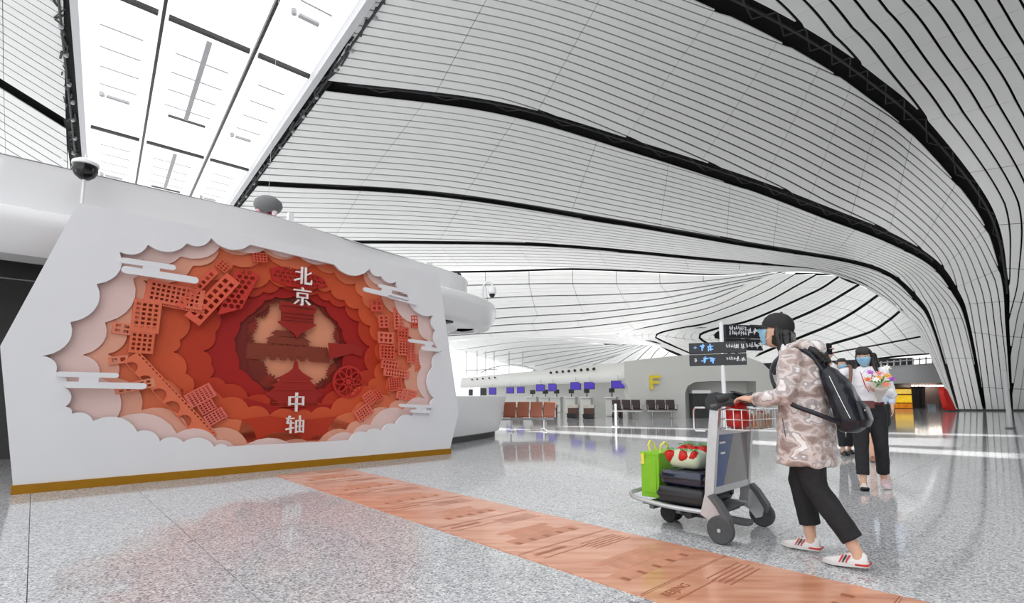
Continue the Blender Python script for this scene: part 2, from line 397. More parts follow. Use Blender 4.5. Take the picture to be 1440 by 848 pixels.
# left of the skylight
fD = lambda X: np.array([[list(atz(x, y, HS)) for x, y in row] for row in np.asarray(X).reshape(-1, X.shape[-2], 2)]).reshape(*X.shape[:-1], 3)
def dline(y): return np.array([(-160+k*12.45, y-0.62*160*0.62+k*12.45*0.58) for k in range(21)])   # pixel line running down to the right, ends at the gutter
yl = [-260+11.4*k for k in range(33)]+[117+13*k for k in range(1, 16)]
def drow(y0): return np.array([(x, y0+x*0.62) for x in np.linspace(-170, 86+max(0, y0+52)*.04, 13)])
d_up = drow(-230); d_a = drow(110); d_b = drow(124); d_c = drow(260)
strips(d_up, d_a, [31, 31], fD, 3, gap=.13); strips(d_b, d_c, [12, 12], fD, 3, gap=.13)
BACK.append(backing([d_up, d_a, d_b, d_c], fD, 0.6))
# join into objects
bv = []; bf = []
for v_, f_ in BACK:
    n = len(bv); bv += [tuple(p) for p in v_]; bf += [[i+n for i in q] for q in f_]
ceil = mobj('ceiling', pymesh('ceiling', bv, bf), M_VOID, smooth=True); tag(ceil, 'sweeping white slatted roof with black gaps running down into a funnel column', kind='structure')
PANELS.sort(key=lambda p: -p[0])
for a_, v_, f_ in PANELS[:300]:
    mobj('ceiling_panel', pymesh('ceiling_panel', v_, f_), M_PANEL, ceil, smooth=False)
mb = MB()
for a_, v_, f_ in PANELS[300:]: mb.add(v_, f_)
o = mobj('ceiling_panels', mb.mesh('ceiling_panels'), M_PANEL, ceil); tag(o, kind='stuff')
print('PANELS', len(PANELS))
# steel seen in the black gaps
def band_truss(k, n0, n1, step):
    up_, lo_ = fA(up[k]), fA(lo[k]); mid = fA(C[k]); G = np.stack([up_, mid, lo_], 1); nr = grid_normals(G)
    mb = MB(); pts = [Vector(mid[i]+nr[i, 1]*0.32) for i in range(n0, n1)]
    mb.tube(pts, 0.10, 6)
    s = 1
    for i in range(n0, n1-step, step):
        p = Vector(up_[i]*0.85+lo_[i]*0.15+nr[i, 1]*0.3); q = Vector(up_[i+step]*0.15+lo_[i+step]*0.85+nr[i, 1]*0.3)
        if s < 0: p = Vector(lo_[i]*0.85+up_[i]*0.15+nr[i, 1]*0.3); q = Vector(lo_[i+step]*0.15+up_[i+step]*0.85+nr[i, 1]*0.3)
        mb.tube([p, q], 0.05, 5); s = -s
    mb.obj('truss', M_TRUSS, ceil)
band_truss(1, 20, 118, 3); band_truss(2, 2, 96, 3); band_truss(3, 2, 80, 5)
# ------------------------------------------------------------------ skylight
def SK(a, b, z=HS): return W(a, b+0.075*(a-24), z)      # the skylight runs almost along A
bl, bm1, bm2, br = -0.55, 3.1, 7.75, 11.35
sky = empty('skylight', SK(40, 5), 0, kind='structure'); sky['label'] = 'long glass skylight with thin black mullions and pale shading bars'
inv = Matrix.Translation(-SK(40, 5))
def skm(mb, name, m): return mb.obj(name, m, sky)
def skbar(mb, p, q, w, h):
    p, q = inv @ p, inv @ q; d = (q-p); L_ = d.length; ang = math.atan2(d.y, d.x)
    mb.box((p+q)/2, (L_, w, h), rot=Matrix.Rotation(ang, 4, 'Z') @ Matrix.Rotation(-math.asin(max(-1, min(1, d.z/L_))), 4, 'Y'))
a_s, a_e = -14.0, 66.0
for bb, w in ((bm1, .16), (bm2, .16)):
    mb = MB(); skbar(mb, SK(a_s, bb), SK(a_e, bb), w, .3); skm(mb, 'mullion', M_BLACK)
rows = [a_s+1, 5, 23.0-2, 33.6-1, 50.4, 64]
rows = [-13, 3, 17.5, 32.3, 50.2, 65.5]
for a in rows:
    for b0_, b1_ in ((bl+.3, bm1-.25), (bm1+.25, bm2-.25), (bm2+.25, br-.2)):
        mb = MB(); skbar(mb, SK(a, b0_), SK(a, b1_), .28 if a < 40 else .22, .22); skm(mb, 'crossbar', M_BLACK)
M_SHADE = mat('pale_grey_bar', s2l(178, 178, 180), 0.5)
M_SHADE2 = mat('pale_white_bar', s2l(205, 205, 206), 0.5)
for i in range(len(rows)-1):
    a0_, a1_ = rows[i], rows[i+1]; L_ = a1_-a0_
    mb = MB(); skbar(mb, SK(a0_+.3, 5.4, HS-.3), SK(a0_+L_*.62, 5.4, HS-.3), .28, .1); skm(mb, 'shade_rail', M_SHADE)
    mb = MB(); skbar(mb, SK(a0_+L_*.63, 4.3, HS-.3), SK(a0_+L_*.63, 6.7, HS-.3), .2, .12); skm(mb, 'gantry_bar', M_DKGREY)
    for bc, w in ((1.35, 1.3), (9.4, 1.1)):
        mb = MB(); skbar(mb, SK(a0_+L_*.63, bc-w/2, HS-.3), SK(a0_+L_*.63, bc+w/2, HS-.3), .25, .14); mb.box(inv @ SK(a0_+L_*.63, bc-w/2-.25, HS-.25), (.22, .22, .3)); skm(mb, 'gantry_bar', M_SHADE)
    for k in range(1, 5):
        for bc, w in ((1.35, 2.0), (5.4, 2.9), (9.5, 1.7)):
            mb = MB(); skbar(mb, SK(a0_+L_*.13*k+.6, bc-w/2, HS-.2), SK(a0_+L_*.13*k+.6, bc+w/2, HS-.2), .085, .05); skm(mb, 'shade_slat', M_SHADE)
# glass panes
M_GLASS = mat('skylight_glass', (1, 1, 1), 0.0, var=0, trans=1.0, ior=1.02, spec=0.1)
for i in range(len(rows)-1):
    for b0_, b1_ in ((bl, bm1), (bm1, bm2), (bm2, br)):
        v = [inv @ SK(rows[i]+.05, b0_+.05, HS+.25), inv @ SK(rows[i+1]-.05, b0_+.05, HS+.25), inv @ SK(rows[i+1]-.05, b1_-.05, HS+.25), inv @ SK(rows[i]+.05, b1_-.05, HS+.25)]
        mobj('pane', pymesh('pane', v, [[0, 1, 2, 3]]), M_GLASS, sky)
# pale curb and black service gutter on both sides
for side, b0_, b1_, g0, g1 in ((-1, bl-.35, bl, bl-1.3, bl-.35), (1, br, br+.4, br+.4, br+1.25)):
    def slab(bb0, bb1, z0, z1, nm, m):
        v = [inv @ SK(a, b, z) for z in (z0, z1) for a, b in ((a_s, bb0), (a_e, bb0), (a_e, bb1), (a_s, bb1))]
        f = [[0, 3, 2, 1], [4, 5, 6, 7], [0, 1, 5, 4], [1, 2, 6, 5], [2, 3, 7, 6], [3, 0, 4, 7]]
        mobj(nm, pymesh(nm, v, f), m, sky)
    slab(b0_, b1_, HS-.25, HS+.5, 'curb', M_TRIM)
    slab(g0, g1, HS+.1, HS+.6, 'gutter', M_VOID)
    mb = MB(); rg = random.Random(3+side)
    mb.tube([inv @ SK(a_s, (g0+g1)/2, HS-.02), inv @ SK(a_e, (g0+g1)/2, HS-.02)], .07, 6)
    a = 16.0
    while a < a_e-2:
        b_ = g0+(g1-g0)*rg.uniform(.2, .8); q = g0+(g1-g0)*rg.uniform(.2, .8); d = rg.uniform(.4, 1.6)
        mb.tube([inv @ SK(a, b_, HS-.03), inv @ SK(a+d, q, HS-.03)], rg.uniform(.03, .07), 5); a += rg.uniform(.5, 1.2)
    skm(mb, 'service_pipes', M_TRUSS)
    for k in range(14):
        a = 18+k*3.2+rg.uniform(-.6, .6)
        MB().lathe([(.001, -.12), (.1, -.12), (.13, 0), (.13, .15), (.001, .15)], 10, Matrix.Translation(inv @ SK(a, (g0+g1)/2+rg.uniform(-.2, .2), HS-.05))).obj('spotlight', M_SHADE, sky)

# unseen deck added to block the sun, slots projected back from the floor stripes
SUN_E, ZD = math.radians(47), 24.5
sh = Vector((ZD/math.tan(SUN_E), 0, 0))
def slot(p0, p1, h0, h1):
    q = [atz(p0[0], p0[1]-h0), atz(p1[0], p1[1]-h1), atz(p1[0], p1[1]+h1), atz(p0[0], p0[1]+h0)]
    return [(v.x+sh.x, v.y) for v in q]
loops = [[tuple(W(-14, 12.2)[:2]), tuple(W(72, 19.5)[:2]), (110, 75), (110, -25), (25, -25)],
         slot((640,600), (1440,642), 1.7, 4.0), slot((640,596.2), (1440,613.2), .9, 1.5), slot((1232,620.2), (1340,622.6), 5.0, 6.0)]
cu = bpy.data.curves.new('deck', 'CURVE'); cu.dimensions = '2D'; cu.fill_mode = 'BOTH'; cu.extrude = .1
for lp in loops:
    s_ = cu.splines.new('POLY'); s_.points.add(len(lp)-1); s_.use_cyclic_u = True
    for i, (x, y) in enumerate(lp): s_.points[i].co = (x, y, 0, 1)
o = bpy.data.objects.new('deck', cu); COL.objects.link(o); dg = bpy.context.evaluated_depsgraph_get(); me = bpy.data.meshes.new_from_object(o.evaluated_get(dg))
bpy.data.objects.remove(o, do_unlink=True)
o = mobj('ceiling_blocker_deck', me, M_PANEL, loc=(0, 0, ZD)); o.name = 'ceiling_blocker_deck'; tag(o, 'flat white deck added out of view, slotted to shape the sun on the floor', kind='structure')

# unseen walls added behind and to the right to cut sky light
M_BLOCKW = mat('wall_blocker_grey', s2l(150, 150, 152), .5, var=.03, scale=.3)
for nm, p, q in (('wall_blocker_rear', Vector((12, -24, 0)), Vector((109, -24, 0))), ('wall_blocker_side', Vector((109, -24, 0)), Vector((109, 40, 0)))):
    d = (q-p).normalized(); n_ = Vector((-d.y, d.x, 0))*.3; v = [p, q, q-n_, p-n_]; v = v+[x+Vector((0, 0, 24.3)) for x in v]
    o = mobj(nm, pymesh(nm, v, [[0, 1, 2, 3], [4, 5, 6, 7], [0, 1, 5, 4], [1, 2, 6, 5], [2, 3, 7, 6], [3, 0, 4, 7]]), M_BLOCKW); tag(o, 'plain grey wall added out of view to cut sky light', kind='structure')
# ------------------------------------------------------------------ red cut-paper display wall
AP = 7.9; BC = 2.83
disp = empty('display_wall', W(AP, BC), BANG, 'white angular display wall with a red layered cut-paper city scene on a gold plinth', 'display')
DEP = [0.0]
def uv(px, py):                      # pixel on the face of the wall (or a layer DEP behind it) -> local (u, z)
    b, z = onplane(px, py, AP+DEP[0]); return (b-BC, z)
def scallop(cusps, ctr, sag=0.28, n=7, flat=()):
    """closed outline of arcs bulging towards the centre between cusps"""
    out = []; m = len(cusps); cx, cz = ctr
    for i in range(m):
        p = np.array(cusps[i]); q = np.array(cusps[(i+1) % m]); d = q-p; L_ = np.hypot(*d)
        nrm = np.array([-d[1], d[0]])/(L_+1e-9); mid = (p+q)/2
        if np.dot(nrm, np.array([cx, cz])-mid) < 0: nrm = -nrm
        s = 0 if i in flat else sag*L_
        for k in range(n):
            t = k/n; out.append(tuple(p+d*t+nrm*s*math.sin(math.pi*t)**0.75))
    return out
CUSP0 = [(59.5,500.5),(99,453),(136,399),(168,354),(208,344),(263,342),(297,334.5),(352,344),(470,372),(520,378),(536,388),(557,396),(573,414),(609,444),(613,464),(621,494),(609,516),(611,560),(607,577),(580,585),(557,597),(537,607),(516,609),(492,619),(320,628),(302,629),(258,622),(225,621),(193,607),(131,592),(101,582),(92,572),(92,545),(79,523)]
cus = [uv(*q) for q in CUSP0]; CTR = uv(412, 488)
FRAME = [uv(18, 683), uv(0, 487), uv(110, 285), uv(617, 385), uv(645, 580), uv(633, 634)]
FRAME[0] = (FRAME[0][0], 0.1); FRAME[-1] = (FRAME[-1][0], 0.1)
M_DW = mat('display_white', s2l(232, 232, 235), 0.45, var=0.015, scale=2)
hole = scallop(cus, CTR, 0.24, flat=(7, 23))
front = mobj('front_board', shape2d('front_board', [FRAME, hole], 0.045, 0.0), M_DW, disp)
# the wall's box behind the face: rim following the outline
def rim(fr, y0, y1):
    v = [(x, y, z) for y in (y0, y1) for x, z in fr]; n = len(fr)
    return v, [[k, (k+1) % n, n+(k+1) % n, n+k] for k in range(n)]
mb = MB(); mb.add(*rim(FRAME, 0.045, 0.85)); mb.obj('side_casing', M_DW, disp)
pl = MB(); pl.box((0, .42, .05), (FRAME[-1][0]-FRAME[0][0]+.02, .88, .1)); pl.obj('plinth', mat('gold_plinth', s2l(176, 124, 20), 0.35, 0.35, var=0.04), disp)
LAY = [((230,200,194), .12), ((224,160,136), .25), ((218,112,74), .43), ((206,82,42), .60), ((184,50,18), .73), ((164,14,6), .92), ((116,24,12), .975)]
ri = 0.70
def outline(fk, seed, ncusp, sag, depth):
    rg = random.Random(seed); cs = np.array(cus); DEP[0] = depth; INN = uv(416, 488); DEP[0] = 0.0
    # arc-length resample of the big outline, pulled towards the inner round opening
    cl = np.vstack([cs, cs[:1]]); s = np.r_[0, np.cumsum(np.hypot(*np.diff(cl, axis=0).T))]
    pts = []
    acc = np.cumsum([rg.uniform(.6, 1.5) for _ in range(ncusp)]); acc = acc/acc[-1]
    for t in acc:
        q = np.array([np.interp(t*s[-1], s, cl[:, 0]), np.interp(t*s[-1], s, cl[:, 1])])
        d = q-np.array(INN); ang = math.atan2(d[1], d[0]); inner = np.array(INN)+ri*np.array([math.cos(ang)*1.0, math.sin(ang)*1.08])
        jt = .05 if fk < .8 else .02; ff = min(.99, max(.02, fk+rg.uniform(-jt, jt)))
        mid_ = max(0.0, 1-abs(math.degrees(ang)-90)/48)+max(0.0, 1-abs(math.degrees(ang)+90)/40)       # pale layers stop short over and under the middle
        if fk < .5: ff -= .42*min(1, mid_*1.6)
        
        w_ = q*(1-ff)+inner*ff; pts.append((float(np.clip(w_[0], -2.95, 2.85)), float(np.clip(w_[1], .28, 3.28))))
    return scallop(pts, INN, sag, 6)
OUTER = [(FRAME[0][0]+.12, .14), (FRAME[1][0]+.2, FRAME[1][1]), (FRAME[2][0]+.12, FRAME[2][1]-.04), (FRAME[3][0]-.12, FRAME[3][1]-.04), (FRAME[4][0]-.14, FRAME[4][1]), (FRAME[5][0]-.12, .14)]
YL = []
for k, (c, fk) in enumerate(LAY):
    y = 0.085+k*0.03; YL.append(y)
    m = mat('paper_layer_%d' % k, s2l(*c), 0.6, var=0.03, scale=3)
    sc_ = shape2d('cloud_layer', [OUTER, outline(fk, 40+k, 26 if k < 4 else 22, .22 if k < 5 else .10, y)], 0.02)
    o = mobj('cloud_layer', sc_, m, disp, loc=(0, y, 0))
    o['label'] = ['pale pink cut-paper cloud layer', 'salmon cut-paper cloud layer', 'coral cut-paper cloud layer', 'orange cut-paper cloud layer', 'rust red cut-paper cloud layer', 'deep red cut-paper layer', 'dark brown red tree layer'][k]
yb = 0.085+7*0.03+0.05
mobj('backdrop', MB().box((0, yb+.02, 1.75), (5.2, .02, 3.1)).mesh('backdrop'), mat('peach_backdrop', s2l(240, 160, 124), .6, var=.02), disp)
def R2(pts, ang, c): 
    ca, sa = math.cos(ang), math.sin(ang); return [(c[0]+x*ca-z*sa, c[1]+x*sa+z*ca) for x, z in pts]
def rect(x0, z0, x1, z1): return [(x0, z0), (x1, z0), (x1, z1), (x0, z1)]
def lay(name, loops, y, m, th=.018): return mobj(name, shape2d(name, loops, th), m, disp, loc=(0, y, 0))
DEP[0] = YL[6]
MC = [MATS['paper_layer_%d' % k] for k in range(7)]
# tree fringe round the opening, dark
rg = random.Random(5)
def tree_blob(px, py, r, seed, m, y):
    u, z = uv(px, py); g_ = random.Random(seed); n = 46; P = []
    for i in range(n):
        a = 2*math.pi*i/n; rr = r*(1+(.16 if i % 2 else -.14)*g_.uniform(.3, 1.2)); P.append((u+rr*math.cos(a), z+rr*math.sin(a)*1.05))
    return lay('paper_tree', [P], y, m)
M_TREE = mat('paper_tree', s2l(118, 34, 20), .6, var=.04); M_TREE2 = mat('paper_tree_b', s2l(140, 40, 24), .6, var=.04)
for i, (x, y_, r) in enumerate([(346,455,.16),(340,480,.17),(344,505,.2),(360,522,.16),(374,545,.2),(462,550,.2),(474,525,.16),(482,500,.16),(484,470,.16),(478,445,.14),(462,430,.13),(366,432,.14),(450,560,.2),(392,562,.16)]):
    tree_blob(x, y_, r, i, M_TREE if i % 2 else M_TREE2, YL[6]+.022+.003*(i % 3))
# gate with two-tier roof in the middle
M_GATE = mat('paper_gate', s2l(132, 52, 32), .6, var=.05)
c0 = uv(406, 497)
def gp(pts): return [(c0[0]+x, c0[1]+z) for x, z in pts]
arch = lambda x, w, h: [(x-w, -.13)]+[(x-w*math.cos(math.pi*k/6), -.13+h*.5+h*.5*math.sin(math.pi*k/6)) for k in range(7)]+[(x+w, -.13)]
wallp = [(-.66, -.11), (.66, -.11), (.62, .12), (-.62, .12)]
notch = [q for x in (-.3, -.15, 0, .15, .3) for q in ((x-.035, -.11), (x-.035, -.06), (x, -.035), (x+.035, -.06), (x+.035, -.11))]      # open archways in the foot of the gate
gate = lay('paper_gate', [gp([(-.66, -.11)]+notch+[(.66, -.11), (.62, .12), (-.62, .12)])], YL[6]+.012, M_GATE)
for z0, z1, w0, w1 in ((.14, .2, .32, .30), (.2, .25, .35, .26), (.26, .29, .24, .22), (.29, .35, .28, .2)):
    mobj('roof_tier', shape2d('roof_tier', [gp([(-w0, z0), (w0, z0), (w1, z1), (-w1, z1)])], .018), M_GATE, gate)
for x in np.linspace(-.3, .3, 11): mobj('column', shape2d('column', [gp(rect(x-.008, .12, x+.008, .15))], .018), M_GATE, gate)
for x in np.linspace(-.6, .6, 31): mobj('merlon', shape2d('merlon', [gp(rect(x-.012, .115, x+.012, .135))], .014), M_GATE, gate)
# round hall with three stacked roofs below it
DEP[0] = YL[5]; c0 = uv(414, 548); M_HALL = mat('paper_hall', s2l(158, 30, 20), .6, var=.04)
prof = [(.46,-.36),(.46,-.3),(.36,-.29),(.36,-.13),(.40,-.12),(.45,-.05),(.36,-.03),(.30,.04),(.36,.06),(.27,.1),(.22,.15),(.28,.17),(.2,.21),(.1,.27),(.04,.33),(.025,.42),(0,.46)]
hall = lay('paper_hall', [gp([(x, z) for x, z in prof]+[(-x, z) for x, z in prof[::-1]])], YL[5]-.03, M_HALL, .03)
for z, w in ((-.2, .33), (-.26, .33), (.0, .3), (.12, .2)): mobj('eave_line', shape2d('eave_line', [gp(rect(-w, z, w, z+.012))], .006), MC[4], hall, loc=(0, -.01, 0))
# hanging tower upside down below the first two characters
DEP[0] = YL[6]; c0 = uv(418, 448)
prof = [(.28,.24),(.28,.12),(.25,.1),(.25,-.06),(.3,-.08),(.22,-.14),(.12,-.2),(.05,-.24),(0,-.32)]
tw = lay('paper_tower', [gp(prof+[(-x, z) for x, z in prof[::-1]])], YL[6]-.03, M_HALL, .03)
for z in (.17, .06, 0, -.05): mobj('eave_line', shape2d('eave_line', [gp(rect(-.24, z, .24, z+.012))], .006), MC[6], tw, loc=(0, -.008, 0))
# blocks with window grids, sitting on the layers
def block(px, py, w, h, ang, nx, nz, col, y, name='paper_building', win=None):
    y = .084+.004*(len(disp.children) % 3); DEP[0] = y; c = uv(px, py); m = mat('paper_b_%d_%d_%d' % col, s2l(*col), .6, var=.03)
    holes = []
    for i in range(nx):
        for j in range(nz):
            cw, ch = w*.86/nx, h*.86/nz; x = -w*.43+(i+.5)*cw; z = -h*.43+(j+.5)*ch
            holes.append(R2(rect(x-cw*.3, z-ch*.3, x+cw*.3, z+ch*.3), ang, c))
    o = lay(name, [R2(rect(-w/2, -h/2, w/2, h/2), ang, c)]+holes, y, m, .03)
    return o
block(247,415,.66,.28,-.10,10,4,(226,112,84),YL[2]-.035); block(252,431,.6,.07,-.12,18,2,(222,104,76),YL[2]-.045)
block(206,445,.30,.42,-.04,4,6,(222,110,78),YL[2]-.03); block(200,478,.26,.34,-.04,4,5,(220,106,72),YL[2]-.03)
block(300,420,.22,.82,-.62,2,7,(226,96,70),YL[3]-.05); block(278,405,.10,.7,-.62,1,8,(222,92,66),YL[3]-.03)
block(314,374,.16,.14,-.6,3,3,(214,90,62),YL[3]-.02); block(366,362,.2,.14,.1,4,3,(212,84,60),YL[3]-.02)
block(282,556,.34,.20,.55,6,6,(222,106,92),YL[3]-.05); block(291,572,.2,.16,.55,4,4,(218,100,86),YL[3]-.05); block(303,586,.26,.16,.55,5,4,(222,108,94),YL[3]-.05)
block(190,543,.42,.12,.25,5,2,(224,140,110),YL[1]-.03); block(172,462,.2,.14,-.1,2,2,(222,128,98),YL[1]-.03)
block(167,506,.2,.1,.2,2,1,(222,130,100),YL[1]-.03)
rgb = [(214,84,62),(222,100,78),(226,112,90)]
for i, (x, y_, w, h, a, nx, nz) in enumerate([(530,430,.22,.2,.1,2,2),(540,452,.2,.22,.1,2,3),(543,475,.3,.2,0,3,2),(545,495,.3,.26,0,4,4),(549,513,.34,.16,-.1,5,2),(561,448,.2,.4,.05,2,6),(567,470,.22,.26,0,3,4),(568,488,.22,.3,0,3,5),(558,525,.5,.14,-.1,8,2),(556,540,.26,.24,.1,5,5),(520,560,.2,.22,.6,4,4),(512,580,.3,.2,.6,5,4),(531,556,.16,.2,.6,3,4),(578,495,.16,.4,0,2,7),(572,555,.4,.2,-.2,4,3),(583,452,.14,.22,.1,2,3),(574,432,.22,.18,0,3,2),(588,510,.12,.3,0,1,5)]):
    block(x, y_, w, h, a, nx, nz, rgb[i % 3], YL[3 if i % 2 else 2]-.04)
# arched bridge running down the left
DEP[0] = .09; p0, p1 = np.array(uv(192, 496)), np.array(uv(302, 612)); d = p1-p0; L_ = np.hypot(*d); ang = math.atan2(d[1], d[0])
M_BR = mat('paper_bridge', s2l(224, 112, 76), .6, var=.03)
low = [(0, -.30)]
hs = []
for k in range(6):
    c = (k+.5)*L_/6.2; r = .07+.03*(1-abs(k-3)/3)
    hs.append([(c+r*math.cos(math.pi*j/8), -.17+r*1.1*math.sin(math.pi*j/8)) for j in range(9)])
slots_ = [rect(.03+k*L_/24.5, .0, .03+(k+.55)*L_/24.5, .016) for k in range(24)]
br_ = lay('paper_bridge', [R2(rect(0, -.17, L_, .03), ang, p0)]+[R2([(x, z+.008) for x, z in h_], ang, p0) for h_ in hs]+[R2(q_, ang, p0) for q_ in slots_], .09, M_BR, .03)
# honeycomb lattices
def lattice(poly, y, m, cell=.075, seed=1):
    P = np.array(poly); x0, z0 = P.min(0); x1, z1 = P.max(0)
    def inside(q, mrg=.0):
        s = False; n = len(P); x, z = q
        for i in range(n):
            a, b = P[i], P[(i+1) % n]
            if (a[1] > z) != (b[1] > z) and x < (b[0]-a[0])*(z-a[1])/(b[1]-a[1])+a[0]: s = not s
        return s
    hl = []; j = 0; z = z0
    while z < z1:
        x = x0+(cell/2 if j % 2 else 0)
        while x < x1:
            hx = [(x+cell*.40*math.cos(math.pi/3*k+.5), z+cell*.40*math.sin(math.pi/3*k+.5)) for k in range(6)]
            if all(inside(q) for q in hx): hl.append(hx)
            x += cell
        z += cell*.87; j += 1
    o = lay('paper_lattice', [poly]+hl, y, m, .025); return o
DEP[0] = YL[2]-.03
lattice([uv(306,443),(uv(340,434)),uv(365,387),uv(346,378),uv(330,383)], YL[2]-.03, mat('paper_lat', s2l(196,48,36), .6, var=.03), .085)
lattice([uv(381,377),uv(400,374),uv(430,380),uv(455,391),uv(462,402),uv(440,406),uv(405,402),uv(384,393)], YL[3]-.03, mat('paper_lat2', s2l(184,30,26), .6, var=.03), .075)
# petal wheel
DEP[0] = YL[3]
c = uv(490, 537); M_WH = mat('paper_wheel', s2l(190, 40, 32), .6, var=.04)
ring = lambda r, n=28: [(c[0]+r*math.cos(2*math.pi*k/n), c[1]+r*math.sin(2*math.pi*k/n)) for k in range(n)]
wh = lay('paper_wheel', [ring(.27), ring(.235)], YL[3]-.01, M_WH, .02)
mobj('hub', shape2d('hub', [ring(.05)], .02), M_WH, wh)
for k in range(8):
    a = math.pi/4*k; q = (c[0]+.15*math.cos(a), c[1]+.15*math.sin(a))
    el = lambda s: [(q[0]+s*(.09*math.cos(t)*math.cos(a)-.05*math.sin(t)*math.sin(a)), q[1]+s*(.09*math.cos(t)*math.sin(a)+.05*math.sin(t)*math.cos(a))) for t in np.linspace(0, 2*math.pi, 14, endpoint=False)]
    mobj('petal', shape2d('petal', [el(1), el(.7)], .02), M_WH, wh)
# red hills along the bottom, flyover on the right
for i, (pts, kk) in enumerate([([(345,560),(375,568),(400,575),(440,572),(480,566),(500,580),(490,610),(340,612),(320,585)], 4), ([(340,590),(380,585),(420,592),(470,586),(500,600),(480,618),(330,622)], 3)]):
    lay('paper_hill', [[uv(*q) for q in pts]], YL[5]-.05-.04*i, MC[5] if kk == 4 else MC[4], .02)
lay('paper_flyover', [[uv(*q) for q in [(463,482),(500,484),(512,490),(510,502),(497,497),(465,505)]]], YL[5]-.03, M_HALL, .02)
lay('paper_shell_roof', [[uv(247+9*math.cos(t)+3, 556-9*math.sin(t)-3) for t in np.linspace(-.6, 3.6, 12)]+[uv(247+5*math.cos(t)+3, 552-5*math.sin(t)-3) for t in np.linspace(3.4, -.4, 10)]], YL[4]-.03, MC[3])
DEP[0] = -.05
# white ribbon clouds, each a pair of round-ended bars
def ribbon(bars, links):
    root = empty('ribbon_cloud', parent=disp); 
    for (x0, y0), (x1, y1), h in bars:
        p, q = np.array(uv(x0, y0)), np.array(uv(x1, y1)); d = q-p; L_ = np.hypot(*d); a = math.atan2(d[1], d[0])
        pts = [(L_+h/2*math.sin(t), -h/2*math.cos(t)) for t in np.linspace(0, math.pi, 8)]+[(-h/2*math.sin(t), h/2*math.cos(t)) for t in np.linspace(0, math.pi, 8)]
        mobj('ribbon_bar', shape2d('ribbon_bar', [R2(pts, a, p)], .035), M_DW, root, loc=(0, -.05, 0))
    for (x0, y0), (x1, y1), w in links:
        p, q = np.array(uv(x0, y0)), np.array(uv(x1, y1))
        mobj('ribbon_link', shape2d('ribbon_link', [[(p[0]-w, p[1]), (p[0]+w, p[1]), (q[0]+w, q[1]), (q[0]-w, q[1])]], .03), M_DW, root, loc=(0, -.048, 0))
ribbon([((174,366),(243,376),.07),((177,379),(274,394),.09)], [((214,370),(212,386),.09)])
ribbon([((84,526),(163,528),.06),((96,541),(201,543),.075)], [((126,527),(124,542),.09)])
ribbon([((535,402),(567,409),.06),((514,407),(572,421),.075),((548,417),(585,427),.05)], [((545,405),(543,415),.1)])
ribbon([((577,479),(608,483),.06),((596,490),(618,492),.07)], [((602,482),(603,490),.07)])
ribbon([((564,570),(606,572),.055),((580,578),(604,579),.06)], [((594,571),(593,578),.1)])
DEP[0] = -.03
# characters, cut from white board and stood off the wall
M_CH = mat('white_letter', s2l(240, 236, 234), .4, var=.01)
GL = {
 'bei': [[(.36,.98),(.46,.98),(.46,.02),(.36,.02)],[(.08,.70),(.36,.70),(.36,.63),(.08,.63)],[(.02,.24),(.36,.36),(.36,.27),(.04,.13)],[(.56,.98),(.67,.98),(.67,.12),(.56,.12)],[(.67,.60),(.90,.76),(.95,.68),(.67,.52)],[(.56,.14),(.90,.14),(.93,.30),(.99,.30),(.98,.04),(.94,.02),(.60,.02),(.56,.05)]],
 'jing': [[(.44,1.0),(.54,.98),(.58,.86),(.48,.86)],[(.04,.86),(.96,.86),(.96,.79),(.04,.79)],[(.20,.70),(.30,.70),(.30,.40),(.20,.40)],[(.70,.70),(.80,.70),(.80,.40),(.70,.40)],[(.28,.70),(.72,.70),(.72,.64),(.28,.64)],[(.28,.48),(.72,.48),(.72,.42),(.28,.42)],[(.45,.44),(.56,.44),(.56,.04),(.48,0),(.36,.06),(.45,.09)],[(.28,.32),(.37,.28),(.14,.06),(.05,.06)],[(.64,.32),(.72,.32),(.96,.12),(.86,.04)]],
 'zhong': [[(.44,1.0),(.57,1.0),(.57,.0),(.44,.0)],[(.08,.80),(.19,.80),(.19,.32),(.08,.32)],[(.81,.80),(.92,.80),(.92,.32),(.81,.32)],[(.17,.80),(.83,.80),(.83,.73),(.17,.73)],[(.17,.44),(.83,.44),(.83,.37),(.17,.37)]],
 'zhou': [[(.02,.86),(.44,.86),(.44,.79),(.02,.79)],[(.16,.99),(.25,.97),(.12,.56),(.03,.56)],[(.06,.60),(.44,.60),(.44,.53),(.06,.53)],[(.22,.72),(.31,.72),(.31,.0),(.22,.0)],[(.0,.26),(.44,.34),(.44,.27),(.02,.17)],[(.50,.72),(.58,.72),(.58,.0),(.50,.0)],[(.88,.72),(.96,.72),(.96,.0),(.88,.0)],[(.69,.98),(.77,.98),(.77,.06),(.69,.06)],[(.56,.72),(.90,.72),(.90,.65),(.56,.65)],[(.56,.40),(.90,.40),(.90,.34),(.56,.34)],[(.56,.10),(.90,.10),(.90,.03),(.56,.03)]]}
for g_, (x0, y0, x1, y1) in {'bei': (414,375,440,400), 'jing': (412,404,439,430), 'zhong': (404,552,430,579), 'zhou': (402,584,429,609)}.items():
    a, b = uv(x0, (y0+y1)/2), uv(x1, (y0+y1)/2); t, q = uv((x0+x1)/2, y0), uv((x0+x1)/2, y1)
    w, h = b[0]-a[0], t[1]-q[1]; root = empty('character', parent=disp)
    for st in GL[g_]:
        mobj('stroke', shape2d('stroke', [[(a[0]+x*w, q[1]+z*h) for x, z in st]], .03), M_CH, root, loc=(0, -.03, 0))
    mobj('standoff', MB().tube([((a[0]+b[0])/2, .0, (t[1]+q[1])/2), ((a[0]+b[0])/2, yb, (t[1]+q[1])/2)], .012, 6).mesh('standoff'), M_CHROME, root)
